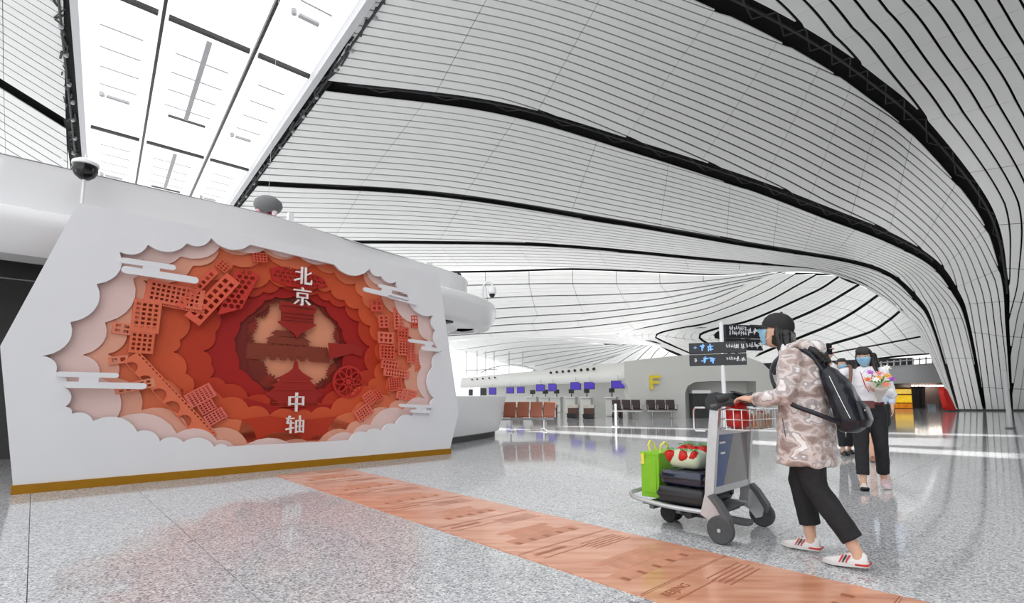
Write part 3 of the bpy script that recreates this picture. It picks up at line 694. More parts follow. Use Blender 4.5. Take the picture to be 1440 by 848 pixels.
# ------------------------------------------------------------------ copper plates of the floor axis
def copper():
    m = bpy.data.materials.new('etched_copper'); m.use_nodes = True; nt = m.node_tree; N = nt.nodes; L = nt.links; b = N['Principled BSDF']
    tc = N.new('ShaderNodeNewGeometry'); mp = N.new('ShaderNodeMapping'); mp.inputs['Rotation'].default_value[2] = -BANG; mp.inputs['Scale'].default_value = (1.2, 7, 1)
    L.new(tc.outputs['Position'], mp.inputs[0])
    n1 = N.new('ShaderNodeTexNoise'); n1.inputs['Scale'].default_value = 1.6; n1.inputs['Detail'].default_value = 6; L.new(mp.outputs[0], n1.inputs['Vector'])
    r = N.new('ShaderNodeValToRGB'); e = r.color_ramp
    e.elements[0].position = .32; e.elements[0].color = (*s2l(206, 138, 106), 1); e.elements[1].position = .72; e.elements[1].color = (*s2l(240, 186, 156), 1)
    q = e.elements.new(.5); q.color = (*s2l(226, 160, 128), 1)
    L.new(n1.outputs['Fac'], r.inputs[0]); L.new(r.outputs[0], b.inputs['Base Color'])
    b.inputs['Metallic'].default_value = .2; b.inputs['Roughness'].default_value = .2
    return m
M_COP = copper(); M_ETCH = mat('etched_dark_copper', s2l(158, 98, 72), .5, 0, var=.15, scale=20); M_ETCH2 = mat('etched_mid_copper', s2l(204, 142, 114), .45, 0, var=.12, scale=9)
strip = empty('copper_axis_strip', W(4.2, 2.97, .0004), BANG, 'long row of engraved copper plates set across the granite floor to the display wall', 'floor strip')
def flat(mb, x0, y0, x1, y1, z=.0062): mb.box(((x0+x1)/2, (y0+y1)/2, z), (abs(x1-x0), abs(y1-y0), .0012))
rg = random.Random(11); PL = .955
a = 7.36
k = 0
while a > -1.5:
    a2 = a-PL; ym = (a+a2)/2-4.2
    pm = MB().box((0, ym, .003), (1.02, PL-.006, .006)).obj('copper_plate', M_COP, strip)
    mb = MB(); fl = MB()
    # each plate: title line, text lines, an etched building outline; read from the near end
    for r_ in range(2): 
        xx = -.42
        while xx < -.42+(.42 if r_ else .30) and not (k == 6 and r_ == 0): w = rg.uniform(.012, .03); flat(mb, xx, ym+.385-r_*.07, xx+w*.7, ym+.40-r_*.07+(.025 if r_ == 0 else -.002)); xx += w
    for r_ in range(5):
        xx = .0
        while xx < .40: w = rg.uniform(.02, .05); flat(mb, xx, ym+.36-r_*.035, xx+w*.8, ym+.372-r_*.035); xx += w
    bw = rg.uniform(.28, .4)
    flat(fl, -bw, ym-.3, bw, ym-.17); flat(fl, -bw*.6, ym-.168, bw*.6, ym-.03); flat(fl, -bw*.75, ym-.028, bw*.75, ym+.03)
    for q in range(5): flat(mb, -bw+.02+q*bw*.42, ym-.3, -bw+.06+q*bw*.42, ym-.24, .0068)
    flat(mb, -.5, ym-PL/2+.012, .5, ym-PL/2+.018)
    if k != 6: fl.obj('etched_building', M_ETCH2, pm)
    if k == 6: pass
    mb.obj('etched_text', M_ETCH, pm)
    if k == 6: PLATE6 = (pm, ym)
    a = a2; k += 1
ORD = ['first', 'second', 'third', 'fourth', 'fifth', 'sixth', 'seventh', 'eighth', 'ninth', 'tenth']
# ------------------------------------------------------------------ information pavilion behind the display
pav = empty('information_pavilion', W(11.5, 3, 0), 0, 'white rounded information pavilion with deep canopy behind the display wall', 'pavilion')
pinv = -W(11.5, 3, 0)
def PW(a, b, z): return W(a, b, z)+pinv
def plan(P, n): return arcs(P, n)
def sweep(path, prof, name, m, parent, smooth=True):
    """path [(a,b)], prof [(outset, z)] : outset measured to the right-hand side of the path (towards the hall)"""
    P = np.array(path); t = np.gradient(P, axis=0); t /= np.linalg.norm(t, axis=1)[:, None]; nrm = np.stack([-t[:, 1], t[:, 0]], 1)
    v = []; f = []; n = len(P); k = len(prof)
    for i in range(n):
        for (o_, z) in prof:
            q = P[i]+nrm[i]*o_; v.append(PW(q[0], q[1], z))
    for i in range(n-1):
        for j in range(k-1): f.append([i*k+j, i*k+j+1, (i+1)*k+j+1, (i+1)*k+j])
    me = pymesh(name, v, f); o = mobj(name, me, m, parent)
    if smooth:
        me.polygons.foreach_set('use_smooth', [True]*len(f)); me.set_sharp_from_angle(angle=math.radians(40))
    return o
par = plan([(9.92,-9),(9.92,-3),(9.92,1),(9.92,3.0),(10.2,4.2),(10.55,5.2),(10.85,6.7),(11.15,8.1),(11.7,9.05),(12.6,9.6),(14,9.4),(15.5,8)], 90)
can = plan([(9.72,-9),(9.72,-3),(9.72,1),(9.75,3.5),(9.9,5.5),(10.1,7.4),(10.5,8.7),(11.2,9.7),(12.1,10.35),(13.1,10.35),(14.3,9.6),(15.8,8)], 90)
# at which side is "out"? path runs +b, outward = -a
sweep(par, [(-1.2,4.46),(0,4.45),(-.02,4.40),(-.02,3.72)][::1], 'parapet', M_WHITE, pav)
sweep(can, [(-1.2,3.76),(-.12,3.74),(0,3.68),(.05,3.56),(.03,3.45),(-.13,3.13),(-.2,3.06),(-.55,3.03)], 'canopy', M_WHITE, pav)
sweep(can, [(-.55,3.03),(-.62,3.10),(-3.2,3.10)], 'soffit', M_WHITE, pav)
core = plan([(12.2,4.6),(12.2,5.4),(12.15,6.2),(12.2,7.4),(12.6,8.3),(13.4,8.8),(14.6,8.5)], 40)
sweep(core, [(0,0),(0,2.2),(.06,2.5),(.22,2.8),(.5,3.0),(.9,3.12)], 'core_wall', M_WHITE, pav)
mb = MB(); 
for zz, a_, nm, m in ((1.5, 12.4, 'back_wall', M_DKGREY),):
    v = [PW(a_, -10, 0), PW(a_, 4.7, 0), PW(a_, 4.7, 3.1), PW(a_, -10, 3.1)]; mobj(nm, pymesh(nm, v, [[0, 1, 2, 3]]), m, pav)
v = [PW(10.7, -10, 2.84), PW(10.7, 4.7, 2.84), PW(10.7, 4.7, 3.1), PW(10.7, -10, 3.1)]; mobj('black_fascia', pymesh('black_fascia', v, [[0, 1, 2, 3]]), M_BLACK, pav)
v = [PW(9.9, -10, 4.46), PW(9.9, 3, 4.46), PW(11.2, 8, 4.46), PW(16, 8, 4.46), PW(16, -10, 4.46)]; mobj('roof', pymesh('roof', v, [[0, 1, 2, 3, 4]]), M_WHITE, pav)
# downlights in the soffit
for q in ((10.45, .35), (10.45, -1.6), (10.75, 7.1), (10.45, 2.5)):
    MB().lathe([(.001, 0), (.11, 0), (.12, .02), (.001, .02)], 16, Matrix.Translation(PW(q[0], q[1], 3.075))).obj('downlight', mat('downlight_dark', s2l(120, 122, 120), .4), pav)
q0 = aty(657, 469, 13.2)+pinv
MB().box(PW(11.3, 7.75, 3.06), (.75, .45, .06), rot=Matrix.Rotation(BANG, 4, 'Z')).obj('speaker_grille', M_DKGREY, pav)
MB().box(PW(10.05, 3.42, 4.53), (.1, .1, .2), rot=Matrix.Rotation(BANG, 4, 'Z')).obj('roof_box', M_WHITE, pav)
MB().box(PW(11.2, 7.35, 4.5), (.2, .2, .12), rot=Matrix.Rotation(BANG, 4, 'Z')).obj('roof_box', M_WHITE, pav)
# counter
cnt = empty('information_counter', W(11, 8, 0), 0, 'white leaning reception counter with dark toe kick beside the display wall', 'counter')
pinv_s = pinv; pinv = -W(11, 8, 0)
cpath = plan([(9.2,6.42),(9.3,6.75),(9.75,7.9),(10.3,9.0),(10.75,9.5),(11.5,9.7),(12.6,9.4),(13.2,8.7)], 50)
sweep(cpath, [(-.12,.13),(-.03,.16),(.16,1.03),(.15,1.07),(-.55,1.07),(-.55,.13)], 'counter_body', M_WHITE, cnt)
sweep(cpath, [(-.14,0),(-.14,.15)], 'toe_kick', M_BLACK, cnt)
pinv = pinv_s
# dome cameras
def dome_cam(px, py, P, label, kind):
    t = empty('security_camera', P, 0, label, 'camera', 'security cameras on the pavilion')
    if kind == 0:
        MB().tube([(0, 0, 0), (0, 0, .62)], .022, 8).obj('pole', M_WHITE, t, True)
        MB().lathe([(.001, .80), (.09, .79), (.16, .74), (.165, .70), (.15, .69), (.001, .69)], 20).obj('housing', M_WHITE, t, True)
        MB().lathe([(.15, .69), (.155, .62), (.12, .54), (.06, .49), (.001, .48)], 20).obj('dome', mat('black_dome', (.01, .01, .01), .08), t, True)
        MB().tube([(0, 0, .8), (0, 0, .88)], .012, 6).obj('antenna', M_WHITE, t)
    else:
        MB().tube([(0, 0, .0), (0, 0, .5), (.03, -.0, .6), (.1, 0, .66), (.2, 0, .66), (.26, 0, .6), (.27, 0, .52)], .035, 8).obj('pole', M_WHITE, t, True)
        MB().box((0, 0, .08), (.16, .16, .16)).obj('bracket', M_WHITE, t)
        MB().lathe([(.001, .54), (.08, .52), (.12, .44), (.13, .34), (.1, .3), (.001, .3)], 16, Matrix.Translation((.27, 0, 0))).obj('housing', M_WHITE, t, True)
        MB().lathe([(.09, .3), (.08, .24), (.04, .2), (.001, .19)], 16, Matrix.Translation((.27, 0, 0))).obj('dome', MATS['black_dome'], t, True)
    return t
dome_cam(0, 0, W(9.55, .31, 3.74), 'black dome security camera on a thin post above the pavilion canopy', 0)
P2 = W(11.55, 9.55, 3.78); dome_cam(0, 0, P2, 'white gooseneck dome camera at the rounded pavilion end', 1)
t = empty('corner_camera', W(11.85, 8.85, 4.465), BANG, 'small black box camera on the parapet end', 'camera')
MB().box((0, 0, .12), (.12, .16, .12), r=.02).obj('body', M_BLACK, t); MB().box((0, 0, .03), (.03, .03, .06)).obj('bracket', M_WHITE, t)
# hanging airship-like decoration above the roof
P = aty(377, 290, 22)
t = empty('hanging_balloon', P, 0, 'grey round hanging ornament with pink and red blossom beneath', 'ornament')
MB().lathe([(.001, .42), (.35, .38), (.56, .2), (.6, 0), (.5, -.2), (.3, -.3), (.001, -.32)], 18).obj('balloon', mat('balloon_grey', s2l(120, 120, 122), .6), t, True)
MB().tube([(0, 0, .4), (0, 0, 21.5-P.z)], .008, 5).obj('wire', M_TRIM, t)
rg = random.Random(4)
for i, c in enumerate([(170,30,60),(220,90,110),(240,190,200),(230,120,140),(120,20,40),(245,225,228)]):
    MB().lathe([(.001, .14), (.1, .1), (.13, 0), (.08, -.1), (.001, -.12)], 8, Matrix.Translation((-.75+.22*i, -.1+rg.uniform(-.15, .15), -.28+rg.uniform(-.16, .1)))).obj('blossom', mat('blossom_%d' % i, s2l(*c), .6), t, True)
# ------------------------------------------------------------------ check-in hall behind
hallw = empty('checkin_hall_wall', (8, 26, 0), 0, kind='structure'); hallw.name = 'wall_back'; hallw['label'] = 'warm grey rounded check-in hall wall with a yellow letter F'
hO = Vector((8, 26, 0))
def hv(x, y, z): return Vector((x, y, z))-hO
YF = 25.0
def fx(px): return (px-CX)/FPX*YF*1.0
# F block: rounded front; outline in xz with the portal cut out
xl, xr = fx(885), fx(1092)
topz = [(xl-.25, 2.74), (fx(905), 2.86), (fx(940), 3.0), (fx(985), 3.12), (fx(1020), 3.12), (fx(1050), 2.98), (fx(1072), 2.7), (fx(1086), 2.2), (xr, 1.4), (xr, 0)]
outl = [(xl+.1, 0), (xl+.02, .9), (xl-.12, 1.6), (xl-.25, 1.72)]+topz
port = [(fx(962), .0001), (fx(962), 1.2), (fx(966), 1.55), (fx(976), 1.75), (fx(1000), 1.8), (fx(1062), 1.8), (fx(1062), .0001)]
full = outl[:4]+topz+[(fx(1062), 0)]+port[::-1][1:-1]+[(fx(962), 0)]
me = shape2d('front_block', [full], 1.0)
o = mobj('front_block', me, M_FWALL, hallw, loc=Vector((0, YF, 0))-hO)
v = [hv(fx(955), YF+1.0, 0), hv(fx(1095), YF+1.0, 0), hv(fx(1095), YF+1.0, 2.0), hv(fx(955), YF+1.0, 2.0)]; mobj('portal_back', pymesh('portal_back', v, [[0, 1, 2, 3]]), M_FWALL, hallw)
# header receding to the left above the counters
h0, h1 = Vector((fx(885)-.05, YF+.3, 0)), Vector((-5.6, 56, 0))
def hp(t, z, back=0.0):
    d = (h1-h0).normalized(); n = Vector((d.y, -d.x, 0)); return h0+(h1-h0)*t-n*(-back)+Vector((0, 0, z))
def hpx(px):     # where on the header line does this picture column fall
    r = ray(px, 557); k = r.x/r.y; d = h1-h0; return (k*h0.y-h0.x)/(d.x-k*d.y)
prof = [(1.78, 0), (1.95, -.05), (2.75, .05), (2.8, .4)]
v = []; f = []
for i in range(25):
    t_ = i/24
    for z, bk in prof: v.append(hp(t_, z+(.25*t_ if z > 2 else .18*t_), bk)-hO)
for i in range(24):
    for j in range(3): f.append([i*4+j, i*4+j+1, i*4+5+j, i*4+4+j])
mobj('header', pymesh('header', v, f), M_FWALL, hallw, smooth=True)
v = [hp(0, 0, 2.2)-hO, hp(1, 0, 2.2)-hO, hp(1, 2.2, 2.2)-hO, hp(0, 2.2, 2.2)-hO]; mobj('back_panel', pymesh('back_panel', v, [[0, 1, 2, 3]]), M_FWALL, hallw)
# letter F
c = aty(921, 538, YF-.05)
fl = [(-.26,-.34),(-.12,-.34),(-.12,-.06),(.17,-.06),(.17,.07),(-.12,.07),(-.12,.2),(.26,.2),(.26,.34),(-.26,.34)]
o = mobj('letter_sign', shape2d('letter_sign', [[(x, z) for x, z in fl]], .1), mat('yellow_letter', s2l(236, 212, 60), .4), hallw, loc=c-Vector((0, .1, 0))-hO); o['label'] = 'yellow letter F'
# lift doorway, glass kiosk in the portal
t = empty('entry_gate', (fx(988), YF+.55, 0), 0, 'dark gate cabinet with white top inside the rounded portal', 'cabinet')
MB().box((0, 0, .6), (.86, .5, 1.2)).obj('body', mat('gate_dark', (.05, .05, .05), .3), t); MB().box((0, 0, 1.28), (.92, .56, .16)).obj('top', M_WHITE, t)
for x in (-.28, 0, .28): MB().box((x, -.26, .6), (.03, .02, 1.0)).obj('rib', M_DKGREY, t)
# spotlights in rows on the header
mbs = []
for px in [664,671,679,688,696]+[775,783.5,792,800.5,809,818,827,836]:
    tt = hpx(px); p_ = hp(tt, 2.55+.2*tt, -.02)
    MB().lathe([(.001, -.09), (.08, -.09), (.08, .09), (.001, .09)], 10, Matrix.Translation(p_-hO) @ Matrix.Rotation(math.pi/2, 4, 'X')).obj('spotlight', M_BLACK, hallw)
# overhead check-in screens
M_SCR = mat('screen_violet', s2l(52, 40, 128), .3, emit=s2l(70, 50, 170), emis=.5); M_SCRD = mat('screen_dark', (.01, .01, .015), .2)
for i, (px, py, w, h) in enumerate([(664,552,6,9),(682,551,9,10),(695,550,11,10),(720,549,11,9),(735,548.5,11,9),(763,545.5,13,10),(780,545,12,11),(813,543,15,11),(832.5,542.5,15,10),(873,541,19,11)]):
    tt = hpx(px); base = hp(tt, 0, -.15); sc_ = base.y/FPX; z = HC+(557-py)*sc_; W_, H_2 = w*sc_, h*sc_
    t = empty('checkin_screen', base+Vector((0, 0, z)), -.35, ('violet lit check-in screen hung under the hall header' if i > 2 else 'dark check-in screen hung under the hall header'), 'screen', 'check-in screens')
    MB().box((0, 0, 0), (W_, .08, H_2)).obj('casing', M_BLACK, t); MB().box((0, -.045, 0), (W_*.94, .01, H_2*.88)).obj('display', M_SCR if i > 1 else M_SCRD, t)
    MB().tube([(0, 0, H_2/2), (0, 0, H_2/2+.3)], .02, 6).obj('hanger', M_TRIM, t)
    t['label'] = ('dark' if i <= 1 else 'violet lit')+' check-in screen under the hall header, '+ORD[9-i]+' from the F wall'
# desks with monitors
M_BRN = mat('belt_brown', s2l(92, 66, 54), .5, var=.1); M_BEI = mat('belt_beige', s2l(205, 198, 186), .4)
for di, px in enumerate((745, 763, 779, 800, 822, 858)):
    tt = hpx(px)+.02; base = hp(tt, 0, .5)
    t = empty('checkin_desk', base, -.4, ORD[5-di]+' white check-in desk counted from the F wall', 'desk', 'check-in desks')
    w = 15*base.y/FPX
    MB().box((0, 0, .5), (w, .6, .96), r=.04).obj('body', M_FWALL, t); MB().box((0, -.05, 1.0), (w*1.05, .75, .06)).obj('top', M_WHITE, t)
    t = empty('desk_monitor', base+Vector((0, 0, 1.03)), -.4, 'black monitor on the '+ORD[5-di]+' check-in desk counted from the F wall', 'monitor', 'desk monitors')
    MB().box((0, 0, .34), (w*.5, .05, w*.38)).obj('screen', M_BLACK, t); MB().box((0, .03, .13), (.06, .04, .26)).obj('stand', M_DKGREY, t)
for di, (px, Y) in enumerate(((728,27.5),(757,27),(776,26.6),(806,25.6),(828,25.2),(868,25.6))):
    b = aty(px, 557, Y); b.z = 0
    t = empty('baggage_belt', b, -.3, 'beige hooded baggage belt with brown curtain, '+ORD[5-di]+' from the F wall', 'belt', 'baggage belts in the check-in hall')
    MB().box((0, 0, .24), (.46, .5, .48)).obj('curtain', M_BRN, t); MB().box((0, .05, .56), (.54, .56, .16), r=.02).obj('hood', M_BEI, t); MB().box((0, -.42, .12), (.42, .4, .2)).obj('belt', M_BLACK, t)
# beam seating
def bench(P, rz, n, col, label, pitch=.56):
    t = empty('beam_seat', P, rz, label, 'bench', 'airport beam seats')
    m = mat('seat_%d' % col[0], s2l(*col), .45, var=.05); L_ = n*pitch
    MB().box((0, 0, .36), (L_, .07, .06)).obj('beam', M_CHROME, t)
    for i in range(n):
        x = -L_/2+(i+.5)*pitch
        MB().box((x, -.02, .44), (pitch*.9, .46, .05), r=.02).obj('seat', m, t)
        MB().box((x, .24, .68), (pitch*.9, .05, .44), r=.02, rot=Matrix.Rotation(-.22, 4, 'X')).obj('backrest', m, t)
    for i in range(n+1):
        x = -L_/2+i*pitch; MB().tube([(x, .18, .42), (x, .2, .64), (x, -.16, .64), (x, -.22, .58), (x, -.2, .42)], .018, 6).obj('armrest', M_CHROME, t)
    for x in (-L_*.32, L_*.32):
        mb = MB(); mb.tube([(x, 0, .34), (x, 0, .05)], .03, 8); mb.tube([(x, -.3, .03), (x, 0, .07), (x, .3, .03)], .022, 6); mb.obj('leg', M_CHROME, t)
    return t
p_ = atz(742, 606); bench(p_, math.pi+.25, 4, (150, 84, 60), 'brown beam seats with chrome arms beside the reception counter', .42)
p_ = atz(882, 589); bench(p_, -.05, 3, (58, 40, 38), 'dark beam seats in front of the wall below the F sign', .46)
p_ = atz(931, 589); bench(p_, -.05, 3, (58, 40, 38), 'dark beam seats beside the rounded portal', .46)
t = empty('barrier_post', atz(866, 600), 0, 'white queue barrier post beside the dark beam seats', 'post')
MB().tube([(0, 0, .02), (0, 0, .8)], .04, 8).obj('pole', M_WHITE, t); MB().lathe([(.001, 0), (.16, 0), (.15, .03), (.001, .04)], 14).obj('base', M_CHROME, t)
# glass link and arched railing over the hall, against the bright end
win = empty('window_1', (0, 70, 0), 0, kind='structure'); win['label'] = 'tall end glazing with thin mullions above the check-in hall'
for px in (656, 671, 683, 695, 716, 735):
    p0, p1 = aty(px, 528, 70), aty(px, 494 if px != 671 else 494, 70)
    MB().tube([p0-Vector((0, 70, 0)), p1-Vector((0, 70, 0))], .06, 5).obj('mullion', M_SHADE, win)
arcp = [aty(x, y, 69)-Vector((0, 70, 0)) for x, y in [(676,524),(690,518),(705,514.5),(722,513),(738,515),(752,520),(758,524)]]
MB().tube([Vector(p) for p in catmull([tuple(q) for q in arcp], 20)], .07, 6).obj('arched_rail', M_TRIM, win)
MB().tube([aty(655, 521, 69)-Vector((0, 70, 0)), aty(700, 519, 69)-Vector((0, 70, 0))], .06, 6).obj('rail', M_SHADE, win)
p0, p1 = aty(550, 536, 71), aty(790, 536, 71)
# ------------------------------------------------------------------ beyond the column: gallery and shops
gal = empty('gallery', (30, 47, 0), 0, kind='structure'); gal.name = 'wall_right'; gal['label'] = 'white upper gallery with railing above brown shop fronts'
gO = Vector((30, 47, 0)); YG = 46.0
def gx(px, py, Y=YG): return aty(px, py, Y)-gO
def quadbox(pts, depth, name, m, par):
    v = pts+[p+Vector((0, depth, 0)) for p in pts]
    return mobj(name, pymesh(name, v, [[0, 1, 2, 3], [7, 6, 5, 4], [0, 4, 5, 1], [1, 5, 6, 2], [2, 6, 7, 3], [3, 7, 4, 0]]), m, par)
quadbox([gx(1080, 545), gx(1345, 537), gx(1345, 508), gx(1080, 528)], 4, 'gallery_edge', M_WHITE, gal)
quadbox([gx(1080, 579), gx(1400, 579), gx(1400, 535), gx(1080, 540)], .3, 'shop_wall', mat('shop_brown', s2l(122, 104, 100), .4, var=.12, scale=.6), gal).location.y += 1.2
quadbox([gx(1080, 528), gx(1345, 516), gx(1345, 497), gx(1080, 507)], .2, 'upper_wall', mat('upper_dark', s2l(70, 70, 72), .5, var=.5, scale=.8), gal).location.y += 5
for px in range(1230, 1330, 9):
    quadbox([gx(px, 520-.1*(px-1230)), gx(px+1.2, 520-.1*(px-1230)), gx(px+1.2, 509-.1*(px-1230)), gx(px, 509-.1*(px-1230))], .08, 'rail_post', M_WHITE, gal)
quadbox([gx(1225, 512), gx(1340, 502), gx(1340, 500.5), gx(1225, 510.5)], .1, 'hand_rail', M_WHITE, gal)
for px in (1283, 1291, 1323): quadbox([gx(px, 578), gx(px+5, 578), gx(px+5, 543), gx(px, 543)], .6, 'pillar', mat('pillar_grey', s2l(70, 66, 66), .4), gal).location.y -= .4
rg = random.Random(8)
for k in range(9):
    px = 1284+k*5.2; MB().lathe([(.001, 0), (.12, 0), (.12, .1), (.001, .1)], 8, Matrix.Translation(gx(px, 543, YG+.6))).obj('shop_light', mat('warm_lamp', (1, .9, .7), .5, emit=(1, .92, .8), emis=8), gal)
def poster(px0, py0, px1, py1, Y, label, col, bands):
    c = aty((px0+px1)/2, (py0+py1)/2, Y); s = Y/FPX; w, h = (px1-px0)*s, (py1-py0)*s
    t = empty('shop_display', c, 0, label, 'display')
    MB().box((0, .06, 0), (w, .1, h)).obj('board', mat('board_%d' % px0, s2l(*col), .5), t)
    for i, (z0, z1, cl) in enumerate(bands):
        MB().box((0, -.02, (z0+z1)/2*h-h/2), (w*.9, .06, (z1-z0)*h)).obj('print_band', mat('pb_%d_%d' % (px0, i), s2l(*cl), .5, var=.35, scale=3, emit=s2l(*cl) if 'lit' in label else None, emis=.5), t)
    return t
poster(1256, 545, 1283, 577, 44.5, 'yellow and orange lit shop display under the gallery', (120, 80, 30), [(.1,.3,(200,120,30)),(.34,.66,(248,196,48)),(.72,.92,(240,200,90))])
poster(1306, 568, 1316, 578, 44, 'small pale kiosk in front of the brown shop wall', (150, 160, 165), [(.2,.8,(180,200,205))])
t = empty('red_banner_stand', atz(1336, 578.6), .2, 'tall tapering red banner stand at the foot of the funnel column', 'banner')
b = [(-.15,0),(.6,0),(.42,.4),(.2,.9),(-.08,1.5),(-.38,1.72),(-.4,1.2),(-.25,.6)]
mobj('banner', shape2d('banner', [b], .35), mat('banner_red', s2l(226, 40, 30), .5), t)
MB().box((.2, .15, .04), (1.0, .6, .08)).obj('base', M_DKGREY, t)
# column foot
v = []; 
foot = fA(np.array([[(x, 577.5)] for x in np.linspace(1341, 1525, 20)]))[:, 0]
mb = MB(); mb.loft([[Vector(p)+Vector((0, -.12, 0))-Vector((0, 0, p[2])), Vector(p)+Vector((0, -.12, 0))+Vector((0, 0, .12-p[2])), Vector(p)+Vector((0, .6, .12-p[2])), Vector(p)+Vector((0, .6, -p[2]))] for p in foot])
o = mb.obj('column_plinth', M_DKGREY); o.name = 'baseboard_column'; tag(o, 'dark plinth under the funnel column', kind='structure')
t = empty('bollard', atz(1421, 603), 0, 'slim grey bollard standing in front of the funnel column', 'bollard')
MB().tube([(0, 0, .0), (0, 0, 1.9)], .07, 10).obj('post', M_SHADE, t); MB().lathe([(.001, 0), (.14, 0), (.12, .04), (.001, .05)], 14).obj('base', M_DKGREY, t)
# ------------------------------------------------------------------ sign post
SP = aty(1016, 500, 8.4); SP.z = 0
sg = empty('direction_sign', SP, 0, 'white direction post with black flight information boards behind the trolley', 'sign')
MB().tube([(0, 0, 0), (0, 0, 2.29)], .034, 12).obj('pole', M_WHITE, sg, True); MB().lathe([(.001, 0), (.26, 0), (.25, .03), (.06, .05), (.001, .05)], 20).obj('base', M_CHROME, sg, True)
M_SB = mat('sign_black', s2l(38, 40, 44), .35); M_ST = mat('sign_text', s2l(236, 238, 240), .5); M_SBL = mat('sign_blue', s2l(120, 170, 240), .5, emit=s2l(120, 170, 240), emis=.6)
def text(s, h, m, parent, loc, rot=(math.pi/2, 0, 0), align='LEFT', name='lettering'):
    cu = bpy.data.curves.new('t', 'FONT'); cu.body = s; cu.size = h; cu.align_x = align; cu.extrude = .002
    o = bpy.data.objects.new('t', cu); COL.objects.link(o); dg = bpy.context.evaluated_depsgraph_get(); me = bpy.data.meshes.new_from_object(o.evaluated_get(dg))
    bpy.data.objects.remove(o, do_unlink=True); bpy.data.curves.remove(cu)
    o = mobj(name, me, m, parent); o.location = loc; o.rotation_euler = rot; return o
def board(x0, z0, x1, z1, rz, lines):
    """board hung from the pole, in the pole's frame before turning by rz"""
    r = empty('sign_board', parent=sg); r.rotation_euler = (0, 0, rz)
    MB().box(((x0+x1)/2, 0, (z0+z1)/2), (abs(x1-x0), .07, z1-z0), r=.008).obj('panel', M_SB, r)
    rg_ = random.Random(int(abs(x0*100)+z0*100))
    for s, x, z, h, m in lines:                       # the print is too small to read in the photograph: short strokes at its size and place
        if s == '+': text(s, h, m, r, (x, -.038, z)); continue
        mb = MB(); cell = h*(.95 if ord(s[-1]) > 255 else .55)
        for i in range(len(s)):
            cx = x+i*cell
            for k in range(6): mb.box((cx+cell*rg_.uniform(.2, .7), -.038, z+h*rg_.uniform(.1, .7)), (cell*.62, .004, h*.11) if k % 2 else (cell*.14, .004, h*.6))
        tag(mb.obj('lettering', m, r), kind='stuff')
text('BEIJING', .075, M_ETCH, PLATE6[0], (-.42, PLATE6[1]+.375, .0062), (0, 0, 0))
s = 8.4/FPX
board(.05, HC+82*s, .75, HC+101*s, .22, [('Arrivals', .12, HC+93.5*s, .075, M_ST), ('Car Park', .12, HC+86.5*s, .075, M_ST), ('到达', .46, HC+88*s, .11, M_ST)])
board(.05, HC+65*s, .75, HC+81*s, .22, [('Toilet', .14, HC+70*s, .085, M_ST), ('| 厕所', .38, HC+69*s, .1, M_ST)])
board(-.52, HC+60*s, .36, HC+76*s, -.5, [('+', -.45, HC+66*s, .11, M_SBL), ('国内', -.36, HC+65*s, .12, M_SBL), ('Exit', .06, HC+67*s, .07, M_ST), ('出口', .2, HC+65.5*s, .08, M_ST)])
board(-.52, HC+43*s, .36, HC+59*s, -.5, [('B', -.44, HC+49*s, .09, M_ST), ('国际', -.32, HC+48*s, .12, M_SBL), ('Gate', .06, HC+50*s, .065, M_ST), ('出口', .2, HC+48.5*s, .08, M_ST)])
# ------------------------------------------------------------------ luggage trolley
TB = W(1.80, 4.11)
tr = empty('luggage_trolley', TB, BANG, 'grey airport luggage trolley pushed by the woman in the cap', 'trolley')
M_ALU = mat('satin_aluminium', s2l(196, 197, 198), .35, .6, var=.04, scale=20); M_PLG = mat('grey_plastic', s2l(92, 94, 96), .5); M_PLD = mat('dark_plastic', s2l(44, 46, 48), .45)
M_RUB = mat('grey_rubber', s2l(74, 76, 78), .75, var=.1, scale=30); M_RUBK = mat('black_rubber', (.02, .02, .02), .7)
for s in (-1, 1):
    x = s*.31
    mb = MB(); R_ = [[(x+dx, y+dy, z) for dx, dy in ((-.02, -.035), (.02, -.035), (.02, .035), (-.02, .035))] for y, z in ((.10, .16), (.085, .4), (.05, .75), (.02, 1.0))]
    mb.loft(R_); mb.obj('post', M_ALU, tr)
    wx = s*.375
    ro = empty('wheel', (wx, -.01, .1), 0, parent=tr)
    MB().lathe([(.06, -.024), (.09, -.024), (.1, -.014), (.1, .014), (.09, .024), (.06, .024)], 28, Matrix.Rotation(math.pi/2, 4, 'Y')).obj('tyre', M_RUB, ro, True)
    MB().lathe([(.001, -.02), (.062, -.02), (.062, .02), (.001, .02)], 20, Matrix.Rotation(math.pi/2, 4, 'Y')).obj('hub', M_PLD, ro, True)
    MB().lathe([(.001, -.032), (.014, -.032), (.014, .032), (.001, .032)], 10, Matrix.Rotation(math.pi/2, 4, 'Y')).obj('axle_cap', M_ALU, ro)
    # swept wheel bracket: light cheek plate with a dark cover
    prof = [(.16, .18), (.12, .33), (.06, .34), (.0, .26), (-.05, .16), (-.03, .09), (.02, .07), (.08, .14)]
    mobj('bracket', shape2d('bracket', [[(y, z) for y, z in prof]], .022), M_ALU, tr, loc=(x+s*.022+.011, 0, 0), rz=math.pi/2)
    mobj('bracket_cover', shape2d('bracket_cover', [[(.05, .345), (.0, .30), (-.075, .19), (-.085, .13), (-.06, .12), (-.04, .17), (.015, .26), (.075, .33)]], .075), M_PLG, tr, loc=(x+s*.045+.037, 0, 0), rz=math.pi/2)
